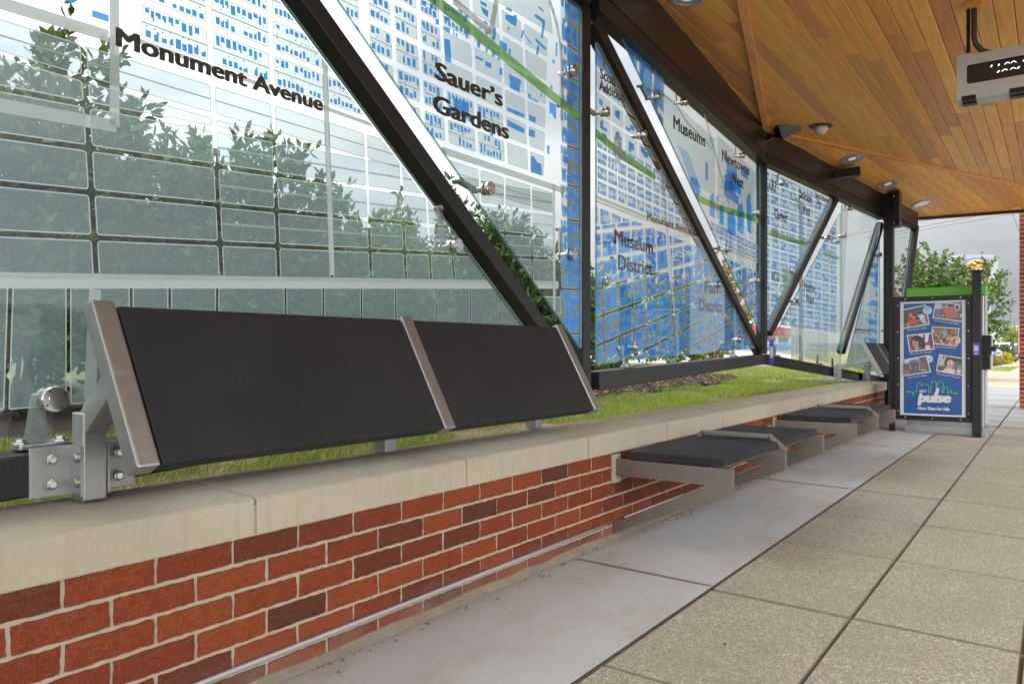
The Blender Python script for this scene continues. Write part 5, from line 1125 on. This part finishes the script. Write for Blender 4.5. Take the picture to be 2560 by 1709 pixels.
# ------------------------------------------------------------------ ticket machine behind the poster
tm = thing('ticket_machine', 'stainless ticket machine with bright green top behind the blue poster', 'ticket machine', (.7, 9.75, gz(.7)))
mx0, mx1, my0, my1 = at_y(2268, 730, 9.46).x, at_y(2457, 730, 9.46).x, 9.46, 9.70; mz = at_y(2457, 737, 9.46).z
wbox('body', tm, (mx0, my0, gz(.8) - .01), (mx1 + .012, my1, mz), 'stainless', .008)
wbox('top', tm, (mx0 - .005, my0 - .012, mz + .001), (mx1 + .03, my1 + .01, mz + .098), 'lime', .004)
mb = MB(); mb.box((mx1 + .0125, my0 + .02, .08), (mx1 + .03, my1 - .03, mz - .0), 'trim_gray', None, .004); mb.build('front_panel', tm)
z_a, z_b = at_y(2460, 838, 9.42).z, at_y(2460, 887, 9.42).z; z_c = at_y(2460, 923, 9.42).z
wbox('card_reader', tm, (mx1 - .02, my0 - .05, z_b), (mx1 + .075, my0 + .16, z_a), 'black_plastic'); wbox('card_reader', tm, (mx1 - .02, my0 - .05, z_c), (mx1 + .065, my0 + .16, z_b - .004), 'black_plastic')
mb = MB(); mb.box((mx1 + .066, my0 + .06, z_c - .01), (mx1 + .08, my0 + .15, z_a), 'white_sheet'); mb.box((mx1 + .076, my0 + .0, z_b + .04), (mx1 + .115, my0 + .06, z_b + .09), 'black_plastic'); mb.build('keypad', tm)
wbox('plinth', tm, (mx0 - .02, my0 - .03, gz(.8) - .02), (mx1 + .05, my1 + .03, .045), 'stainless', .003)

# ------------------------------------------------------------------ plants
def leaves_mesh(pos, dirs, length, width, r, m, name, parent=None):
    "one small pointed, slightly folded blade per leaf"
    n = len(pos); L = length * r.uniform(.65, 1.2, n)[:, None]; Wd = width * r.uniform(.7, 1.2, n)[:, None]
    d = dirs / np.linalg.norm(dirs, axis=1)[:, None]; t = r.normal(0, 1, (n, 3)); sdv = np.cross(d, t); sdv /= np.linalg.norm(sdv, axis=1)[:, None]; up = np.cross(sdv, d)
    V = np.empty((n, 6, 3)); V[:, 0] = pos; V[:, 1] = pos + d * L * .35 + sdv * Wd * .5 + up * Wd * .12; V[:, 2] = pos + d * L * .72 + sdv * Wd * .38 + up * Wd * .1
    V[:, 3] = pos + d * L - up * L * .08; V[:, 4] = pos + d * L * .72 - sdv * Wd * .38 + up * Wd * .1; V[:, 5] = pos + d * L * .35 - sdv * Wd * .5 + up * Wd * .12
    F = [(i, i + 1, i + 2, i + 3, i + 4, i + 5) for i in range(0, n * 6, 6)]
    me = bpy.data.meshes.new(name); me.from_pydata(V.reshape(-1, 3).tolist(), [], F); me.materials.append(MATS[m]); o = bpy.data.objects.new(name, me); COL.objects.link(o)
    if parent is not None: put(o, parent)
    return o
def shoots(r, n, per, base, rx, ry, z0, z1, slen, up=.8, boxy=False, fill=.55):
    "leafy shoots spread through a lumpy crown; returns leaf positions and directions"
    u = r.normal(0, 1, (n, 3)); u /= np.linalg.norm(u, axis=1)[:, None]; rad = r.uniform(fill, 1.0, n) ** .6
    if boxy:
        zz_ = r.uniform(-1, 1, n); hr = np.sqrt(1 - np.clip(zz_, 0, 1) ** 3 * .9); q_ = np.hypot(u[:, 0], u[:, 1]) + 1e-6; u[:, 0] *= hr / q_; u[:, 1] *= hr / q_; u[:, 2] = zz_; rad = r.uniform(.3, 1.0, n) ** .6
    lump = 1 + .16 * np.sin(u[:, 0] * 5 + base[0] * 7) + .14 * np.sin(u[:, 1] * 6 + base[1] * 3) + .12 * np.sin(u[:, 2] * 7 + u[:, 0] * 4 + base[1]); rad *= lump
    cz = (z0 + z1) / 2; hz = (z1 - z0) / 2
    tip = np.stack([base[0] + u[:, 0] * rx * rad, base[1] + u[:, 1] * ry * rad, cz + u[:, 2] * hz * rad], 1)
    tip[:, 2] = np.maximum(tip[:, 2], z0)
    sd_ = u * np.array([.8, .8, .5]) + np.array([0, 0, up]) + r.normal(0, .35, (n, 3)); sd_ /= np.linalg.norm(sd_, axis=1)[:, None]
    k = np.repeat(np.arange(n), per); f = r.uniform(0, 1, n * per); pos = tip[k] - sd_[k] * slen * (1 - f)[:, None] + r.normal(0, slen * .05, (n * per, 3))
    d = sd_[k] * (.35 + .8 * f)[:, None] + r.normal(0, .62, (n * per, 3)); return pos, d, tip, sd_
def plant(name, label, cat, x, y, z, rx, ry, h, nsh, per, L, Wd, m, seed, group=None, trunk=.05, crown0=.25, up=.8, slen=.28, fill=.5, stems=5, boxy=False):
    r = np.random.default_rng(seed); t = thing(name, label, cat, (x, y, z), group)
    pos, d, tip, sd_ = shoots(r, nsh, per, (x, y), rx, ry, z + h * crown0, z + h, slen, up, boxy, fill)
    leaves_mesh(pos, d, L, Wd, r, m, 'crown', t)
    mb = MB(); rr = random.Random(seed)
    if stems == 1: mb.tube([(x, y, z - .05), (x + rr.uniform(-.05, .05), y, z + h * .3), (x + rr.uniform(-.1, .1), y, z + h * .75)], [trunk, trunk * .8, trunk * .25], 'bark', 8)
    idx = r.choice(len(tip), min(len(tip), 26 if stems == 1 else 18), replace=False)
    for i in idx:
        e = tip[i] - sd_[i] * slen * .6
        if stems == 1: b0 = Vector((x, y, z + h * rr.uniform(.22, .6)))
        else: b0 = Vector((x + rr.uniform(-.18, .18), y + rr.uniform(-.18, .18), z - .02))
        mid = b0.lerp(Vector(e), .5) + Vector((rr.uniform(-.1, .1), rr.uniform(-.1, .1), h * .05)); mb.tube([b0, mid, e], [trunk * .45, trunk * .28, trunk * .1], 'bark', 5)
    mb.build('trunk', t); return t
G1 = 'tall shrubs growing behind the map screens'
hedge = [(-3.5, -1.2, .95, 2.45, 'tall leafy shrub at the left edge behind the nearest map screen'), (-3.6, .55, 1.0, 2.55, 'tall leafy shrub behind the start of the grey avenue name'), (-3.7, 2.2, .95, 2.52, 'tall leafy shrub behind the pale upright strip of the nearest screen'),
         (-3.9, 3.9, 1.0, 2.30, 'leafy shrub with loose top behind the steel brace of the nearest screen'), (-4.2, 5.7, .95, 2.0, 'leafy shrub behind the lower right of the nearest screen'), (-4.1, 7.6, .9, 2.2, 'leafy shrub seen through the gap beside the tall black post'), (-4.6, 9.6, .9, 1.9, 'leafy shrub behind the lower left of the middle map screen')]
for i, (x, y, rx_, h, lb) in enumerate(hedge):
    plant('shrub', lb, 'shrub', x, y, LZ, .85, rx_, h, 760, 18, .10, .040, ('leaf_dark', 'leaf_mid')[i % 3 == 1], 40 + i, G1, .04, .02, .75, .30, .35, boxy=True)
G2 = 'trees farther behind the map screens'
for i, (x, y, rx_, h, m, lb) in enumerate([(-7.0, 1.0, 1.7, 2.75, 'leaf_mid', 'broad tree farther back behind the left shrubs'), (-7.4, 4.6, 1.8, 2.6, 'leaf_dark', 'broad dark tree farther back behind the middle shrubs'), (-7.6, 8.6, 1.8, 2.6, 'leaf_mid', 'broad tree farther back behind the right hand shrubs'), (-8.7, 27.5, 1.6, 4.3, 'leaf_olive', 'yellowish tree showing in the gap beside the brace of the middle screen'), (-6.8, 13.2, 1.7, 2.3, 'leaf_dark', 'dark round tree beyond the lawn behind the middle screen'), (-7.5, 18.0, 2.0, 2.2, 'leaf_mid', 'low broad tree farthest along the lawn behind the middle screen'), (-7.2, -2.6, 1.7, 2.8, 'leaf_dark', 'dark tree farther back behind the left edge of the nearest screen')]):
    plant('tree', lb, 'tree', x, y, LZ if i != 3 else .2, rx_, rx_, h, 420, 16, .16, .085, m, 70 + i, G2, .08, .02, .4, .4, .4, 1, boxy=i != 3)
# street tree behind the ticket machine
q = at_d(2360, 880, 24.0)
plant('street_tree', 'green maple rising behind the ticket machine and black post', 'tree', q.x, q.y, -.08, 1.66, 1.5, 4.1, 760, 18, .125, .09, 'leaf_maple', 90, None, .075, .17, .55, .45, .2, 1)
# planting along the path
q = at_d(2512, 905, 50); plant('shrub', 'bright yellow shrub beside the path', 'shrub', q.x, q.y, -.1, .55, .55, .95, 150, 14, .10, .06, 'leaf_yellow', 101, 'planting along the path', .03, .0, .5, .2, .3)
q = at_d(2500, 900, 53); plant('shrub', 'clipped green hedge shrub behind the yellow shrub', 'shrub', q.x, q.y + 1.5, -.1, 1.1, .9, 1.3, 240, 14, .11, .06, 'leaf_dark', 102, 'planting along the path', .03, .0, .5, .2, .3)
q = at_d(2482, 905, 47); plant('shrub', 'small olive shrub under the blue directional sign', 'shrub', q.x, q.y, -.1, .5, .4, .6, 100, 12, .08, .05, 'leaf_olive', 103, 'planting along the path', .03, .0, .5, .2, .3)
for i, (px, d, h, w, lb) in enumerate(((2514, 118, 5.7, 1.4, 'pale young tree left of the red flag'), (2531, 112, 5.0, 1.2, 'pale young tree just beside the red flag'), (2553, 116, 4.9, 1.3, 'pale young tree at the brick pier right of the red flag'))):
    q = at_d(px, 880, d); plant('young_tree', lb, 'tree', q.x, q.y, -.2, w, w, h, 120, 12, .26, .15, 'leaf_light', 110 + i, 'young trees along the far path', .05, .15, .7, .5, .25, 1)
mb = MB(); a = at_d(2474, 925, 36); mb.poly([(a.x - 1.6, a.y - 4, -.045), (a.x + .8, a.y - 3, -.045), (a.x + 1.0, a.y + 2, -.045), (a.x + .2, a.y + 14, -.045), (a.x - 3, a.y + 14, -.045)], 'soil'); struct(mb, 'verge')
grass('verge_grass', 9000, (a.x - 1.6, a.x + .9, a.y - 3, a.y + 8), .03, .08, .01, 12, z=-.045, patch=False)

# ------------------------------------------------------------------ street furniture and buildings farther off
m_plain('car_navy', (.022, .034, .075), .25, .1); m_plain('car_white', (.6, .6, .6), .3); m_plain('tyre', (.012, .012, .012), .8); m_plain('car_glass', (.03, .045, .055), .1); m_plain('tail_red', (.45, .02, .02), .3); m_plain('chrome', (.5, .5, .5), .2, .8)
def vehicle(label, cat, name, prof, L, Wd, body, loc, rz, win, wheels, wr=.38):
    t = thing(name, label, cat, loc)
    M = Matrix.Translation(loc) @ Matrix.Rotation(rz, 4, 'Z')
    bm = bmesh.new(); a = [bm.verts.new((x, -Wd / 2, z)) for x, z in prof]; b = [bm.verts.new((x, Wd / 2, z)) for x, z in prof]; n = len(prof)
    for v in a + b:
        if v.co.z > 1.15: v.co.y *= .86
    bm.faces.new(a); bm.faces.new(b[::-1])
    for i in range(n): bm.faces.new((a[i], b[i], b[(i + 1) % n], a[(i + 1) % n]))
    bmesh.ops.recalc_face_normals(bm, faces=bm.faces[:]); bmesh.ops.bevel(bm, geom=bm.edges[:], offset=.05, segments=2, affect='EDGES')
    mb = MB(); mb.bm(bm, body, M); mb.build('body', t)
    for x0, x1, z0, z1 in win:
        mb = MB()
        for s_ in (-1, 1): y0 = s_ * (Wd / 2 * .935 + .012); y1 = s_ * (Wd / 2 * .87 + .010); mb.poly([M @ Vector(p) for p in ((x0, y0, z0), (x1, y0, z0), (x1 - .06, y1, z1), (x0 + .06, y1, z1))], 'car_glass')
        mb.build('window', t)
    xb = min(p[0] for p in prof); xf = max(p[0] for p in prof)
    mb = MB(); mb.box((xb - .02, -Wd * .38, 1.12), (xb + .03, Wd * .38, 1.55), 'car_glass', M); mb.build('rear_window', t)
    for s_ in (-1, 1):
        mb = MB(); mb.box((xb - .03, s_ * Wd * .44 - .06, .85), (xb + .04, s_ * Wd * .44 + .06, 1.25), 'tail_red', M); mb.build('tail_light', t)
        mb = MB(); mb.box((xf - .06, s_ * Wd * .36 - .14, .72), (xf + .02, s_ * Wd * .36 + .14, .9), 'chrome', M); mb.build('headlight', t)
    mb = MB(); mb.box((xb - .06, -Wd * .46, .45), (xb + .05, Wd * .46, .66), 'chrome', M); mb.build('bumper', t)
    for x in wheels:
        for s_ in (-1, 1):
            Mw = M @ Matrix.Translation((x, s_ * (Wd / 2 - .10), wr)) @ Matrix.Rotation(R(90), 4, 'X'); mb = MB(); mb.lathe([(wr * .6, -.12), (wr, -.11), (wr, .11), (wr * .6, .12)], 'tyre', Mw, 20); w_ = mb.build('wheel', t)
            mb = MB(); mb.lathe([(wr * .58, -.125), (wr * .58, .125)], 'chrome', Mw, 14); mb.build('rim', w_)
    return t
suv = [(-2.6, .42), (-2.66, .8), (-2.62, 1.12), (-2.5, 1.82), (-2.2, 1.9), (.4, 1.9), (.75, 1.84), (1.35, 1.22), (2.45, 1.08), (2.62, .95), (2.62, .45), (2.3, .36), (-2.3, .36)]
q = at_d(2556, 893, 98); vehicle('dark blue sport utility vehicle parked beyond the end of the path', 'car', 'parked_car', suv, 5.2, 2.0, 'car_navy', (q.x + .5, q.y, -.12), R(205), [(-2.35, -1.3, 1.22, 1.75), (-1.2, -.2, 1.22, 1.76), (-.1, .95, 1.22, 1.74)], (-1.65, 1.65))
van = [(-2.5, .4), (-2.55, 2.0), (-2.3, 2.15), (1.2, 2.15), (1.9, 1.3), (2.5, 1.1), (2.55, .45), (2.2, .35), (-2.2, .35)]
q = at_d(2487, 890, 108); vehicle('white van parked behind the green hedge', 'van', 'parked_van', van, 5.1, 2.0, 'car_white', (q.x, q.y, -.12), R(160), [(-2.2, -1.0, 1.3, 1.9), (-.9, .3, 1.3, 1.9), (.4, 1.3, 1.3, 1.9)], (-1.6, 1.6))
def street_lamp(label, px, ptop, d):
    q = at_d(px, 890, d); top = at_d(px, ptop, d); t = thing('street_lamp', label, 'street lamp', (q.x, q.y, -.2), 'street lamps in the far car park')
    mb = MB(); mb.tube([(q.x, q.y, -.2), (q.x, q.y, top.z)], [.11, .08], 'conduit_gray', 8); mb.build('pole', t)
    h = q - RT * 1.6; mb = MB(); mb.bar((q.x, q.y, top.z - .05), (h.x, h.y, top.z - .02), .12, .1, 'conduit_gray'); mb.build('arm', t)
    mb = MB(); e = q - RT * 1.25; mb.bar((e.x, e.y, top.z - .02), (h.x, h.y, top.z), .34, .14, 'conduit_gray', (0, 0, 1), .02); mb.build('lamp_head', t)
street_lamp('taller grey street lamp nearer to the maple', 2508, 774, 130); street_lamp('smaller grey street lamp above the pale young trees', 2526, 786, 150)
q = at_d(2545, 880, 80); t = thing('feather_flag', 'red feather flag standing among the pale young trees', 'flag', (q.x, q.y, -.1)); tp_ = at_d(2545, 816, 80)
m_plain('flag_red', (.55, .09, .08), .6)
mb = MB(); mb.tube([(q.x, q.y, -.1), (q.x, q.y, tp_.z)], .02, 'conduit_gray', 6); mb.build('pole', t)
mb = MB(); pts = []
for k in range(13): v = k / 12; pts.append((v, .08 + .34 * math.sin(min(1, (1 - v) * 1.25) * 1.57)))
z0_ = .55; vs = []; fs = []
for v, w in pts: zz_ = z0_ + (tp_.z - z0_) * v; wv = .05 * math.sin(v * 7); vs += [(q.x + .025, q.y, zz_), (q.x + .025 + RT.x * w * .5, q.y + RT.y * w * .5 + wv * .6, zz_), (q.x + .025 + RT.x * w, q.y + RT.y * w + wv, zz_)]
for k in range(12): fs += [(3 * k, 3 * k + 1, 3 * k + 4, 3 * k + 3), (3 * k + 1, 3 * k + 2, 3 * k + 5, 3 * k + 4)]
mb.add(vs, fs, 'flag_red'); mb.build('flag', t)
# tall restaurant sign behind the maple
d0 = 60.; sgn = thing('pylon_sign', 'tall rounded white restaurant sign with yellow bun and red letters behind the maple', 'sign', tuple(at_d(2442, 880, d0)))
m_plain('sign_white', (.20, .207, .218), .35); m_plain('bun_yellow', (.75, .36, .02), .4); m_plain('sign_red', (.55, .03, .035), .4); m_plain('sign_blue', (.02, .09, .40), .4); m_plain('sign_edge', (.25, .26, .26), .5)
fp = lambda px, py, off=0.: at_d(px, py, d0 - off)
P2 = lambda p: (p.x, p.y)
def face_poly(mb, pts, m, off):
    mb.poly([fp(x, y, off) for x, y in pts], m)
rect_ = rounded([(2380, 637), (2495, 637), (2495, 745), (2380, 745)], 18, 6)
mb = MB(); mb.prism([fp(x, y, 0) for x, y in rect_], FW * .5, 'sign_edge'); mb.build('cabinet', sgn)
mb = MB(); face_poly(mb, rounded([(2382, 639.5), (2492.5, 639.5), (2492.5, 743), (2382, 743)], 16, 6), 'sign_white', .02); fc = mb.build('face', sgn)
mb = MB(); cxp, cyp = 2442, 688
def arc(cx, cy, rx_, ry_, a0, a1, n=14): return [(cx + rx_ * math.cos(R(a0 + (a1 - a0) * i / n)), cy - ry_ * math.sin(R(a0 + (a1 - a0) * i / n))) for i in range(n + 1)]
face_poly(mb, [(cxp - 32, cyp - 14)] + arc(cxp, cyp - 14, 32, 26, 180, 0), 'bun_yellow', .06); face_poly(mb, [(cxp - 32, cyp + 16)] + arc(cxp, cyp + 16, 32, 22, 180, 360), 'bun_yellow', .06)
bl_ = arc(cxp - 2, cyp, 44, 44, 55, 290, 24); bi_ = arc(cxp + 2, cyp, 37, 38, 55, 290, 24)
for i in range(24):
    face_poly(mb, [bl_[i], bl_[i + 1], bi_[i + 1], bi_[i]], 'sign_blue', .05)
mb.build('emblem', fc)
mb = MB()
def ftext(body, x0, y0, x1, cap_px, m):
    vs, fs, w = text_geo(body); k = (x1 - x0) / w
    for j in range(4): mb.add([fp(x0 + x * k + .5 * (j % 2), y0 - y * cap_px / .73 - .5 * (j // 2), .1 + .002 * j) for x, y in vs], fs, m)
ftext('BURGER', 2406, 670.5, 2472, 12.5, 'sign_red'); ftext('KING', 2413, 692, 2476, 16.5, 'sign_red'); mb.build('lettering', fc)
b0 = at_d(2440, 880, d0 + .25)
for s_ in (-1.0, 1.0): mb = MB(); e = b0 + RT * s_; mb.tube([(e.x, e.y, -.3), (e.x, e.y, fp(2440, 740).z + .3)], .14, 'sign_edge', 10); mb.build('pole', sgn)
# small directional sign
d1 = 44.; q = at_d(2491, 905, d1); ds_ = thing('directional_sign', 'low blue entrance sign with round orange emblem beside the yellow shrub', 'sign', (q.x, q.y, -.1))
m_plain('emblem_orange', (.7, .25, .05), .4)
mb = MB(); mb.prism([at_d(x, y, d1) for x, y in rounded([(2470, 876.5), (2507, 876.5), (2507, 889), (2470, 889)], 3, 3)], FW * .12, 'sign_blue'); pn = mb.build('panel', ds_)
mb = MB(); mb.poly([at_d(2497 + 8 * math.cos(k * .524), 882 + 7.2 * math.sin(k * .524), d1 - .01) for k in range(12)], 'white_sheet'); mb.poly([at_d(2497 + 6.6 * math.cos(k * .524), 882 + 5.8 * math.sin(k * .524), d1 - .02) for k in range(12)], 'emblem_orange'); mb.poly([at_d(2492 + x, 882 + y, d1 - .03) for x, y in ((0, -2), (10, -2), (10, 1.6), (0, 1.6))], 'sign_red'); mb.poly([at_d(2474 + x, 881.5 + y, d1 - .02) for x, y in ((0, -1), (7, -1), (7, -2.8), (11.5, 0), (7, 2.8), (7, 1), (0, 1))], 'bun_yellow'); mb.build('emblem', pn)
for px in (2476, 2501): mb = MB(); e = at_d(px, 890, d1 + .05); mb.tube([(e.x, e.y, -.1), (e.x, e.y, at_d(px, 886, d1).z)], .03, 'conduit_gray', 6); mb.build('leg', ds_)
# brick pier at the end of the shelter
m_plain('pier_mortar', (.40, .36, .29), .9)
pr_ = at_y(2548.5, 900, 14.15).x; pier = thing('brick_pier', 'red brick pier at the right edge beyond the shelter', 'pier', (pr_ + .35, 14.5, -.08))
mb = MB(); mb.box((pr_ + .004, 14.154, -.2), (pr_ + .696, 14.846, 3.4), 'pier_mortar'); mb.build('core', pier)
mb = MB(); z = -.1; c = 0
while z < 3.38:
    o = .1015 if c % 2 else 0.
    for k in range(-1, 4):
        a0, a1 = max(0, k * .203 + o + .005), min(.70, k * .203 + o + .198)
        if a1 - a0 > .02:
            mb.box((pr_ + a0, 14.150, z), (pr_ + a1, 14.17, z + .057), 'brick'); mb.box((pr_ - .0, 14.172 + a0 * .94, z), (pr_ + .02, 14.172 + a1 * .94, z + .057), 'brick')
    z += .0677; c += 1
mb.build('brick_face', pier)
# store with blue front and red board, seen through the glass on the far left; shops behind the other screens
def building(name, label, lo, hi, wallm, face_x, bands, win):
    t = thing(name, label, 'building', ((lo[0] + hi[0]) / 2, (lo[1] + hi[1]) / 2, lo[2]))
    wbox('wall', t, lo, hi, wallm, .03)
    mb = MB(); mb.box((lo[0] - .2, lo[1] - .2, hi[2] + .003), (hi[0] + .25, hi[1] + .2, hi[2] + .35), 'trim_gray'); mb.build('roof', t)
    for z0, z1, m, y0, y1 in bands: mb = MB(); mb.box((face_x + .003, y0, z0), (face_x + .12, y1, z1), m); mb.build('sign_band', t)
    for y0, y1, z0, z1 in win:
        mb = MB(); mb.box((face_x + .002, y0, z0), (face_x + .05, y1, z1), 'sign_edge'); w_ = mb.build('window', t); mb = MB(); mb.box((face_x + .051, y0 + .08, z0 + .08), (face_x + .06, y1 - .08, z1 - .08), 'car_glass'); mb.build('pane', w_)
    return t
m_plain('store_blue', (.10, .30, .52), .6); m_plain('store_pale', (.55, .54, .52), .7); m_plain('store_red', (.45, .05, .05), .5)
building('store', 'blue fronted store far behind the left shrubs', (-34, 6, 0), (-24, 16, 1.6), 'store_blue', -24, [(1.0, 1.55, 'store_red', 9.5, 11.8)], [(6.5, 8.5, .3, .9), (12.5, 14.5, .3, .9)])
building('store', 'pale shop with red and blue bands beyond the lawn', (-34, 46, 0), (-18, 72, 3.6), 'store_pale', -18, [(2.2, 2.9, 'store_red', 46.5, 71.5), (1.0, 1.5, 'store_blue', 46.5, 71.5)], [(48 + 4 * k, 51 + 4 * k, 1.6, 2.1) for k in range(6)])
building('store', 'low white building far beyond the hedge and parked van', (-9, 150, 0), (6, 165, 4.6), 'store_pale', 6, [], [(152, 155, 1, 2.4), (157, 160, 1, 2.4)])
t = building('shop_building', 'long low pale shop building across the road from the shelter', (46, -40, -.2), (60, 70, 3.2), 'store_pale', 60, [], [])
for k in range(12):
    mb = MB(); mb.box((45.95, -36 + 8.6 * k, .6), (45.998, -31 + 8.6 * k, 2.4), 'sign_edge'); w_ = mb.build('window', t); mb = MB(); mb.box((45.93, -35.9 + 8.6 * k, .7), (45.949, -31.1 + 8.6 * k, 2.3), 'car_glass'); mb.build('pane', w_)
# overhead wires and their poles
up_ = thing('utility_pole', 'wooden utility pole beyond the shelter carrying the overhead wires', 'utility pole', (-14, 60, -.2))
mb = MB(); mb.tube([(-14, 60, -.3), (-14, 60, 12)], [.16, .11], 'bark', 8); mb.build('pole', up_)
def wire(a, b, sag):
    a, b = Vector(a), Vector(b); return [a.lerp(b, k / 10) - Vector((0, 0, sag * 4 * (k / 10) * (1 - k / 10))) for k in range(11)]
for i, (pa, pb, da_, dbb) in enumerate((((2272, 560), (2575, 500), 42, 30), ((2272, 573), (2575, 514), 42, 30), ((2275, 580), (2560, 530), 44, 32), ((2520, 505), (2556, 598), 30, 36))):
    a, b = at_d(*pa, da_), at_d(*pb, dbb); a2 = a + (a - b) * .6; b2 = b + (b - a) * .6
    t = thing('overhead_wire', ('topmost thin dark wire crossing the sky right of the pillar', 'middle thin dark wire crossing the sky right of the pillar', 'lowest thin dark wire crossing the sky right of the pillar', 'steep dark wire slanting down near the brick pier')[i], 'wire', tuple(a), 'overhead wires in the sky')
    mb = MB(); mb.tube(wire(a2, b2, .0), .011, 'conduit_gray', 5); mb.build('cable', t)
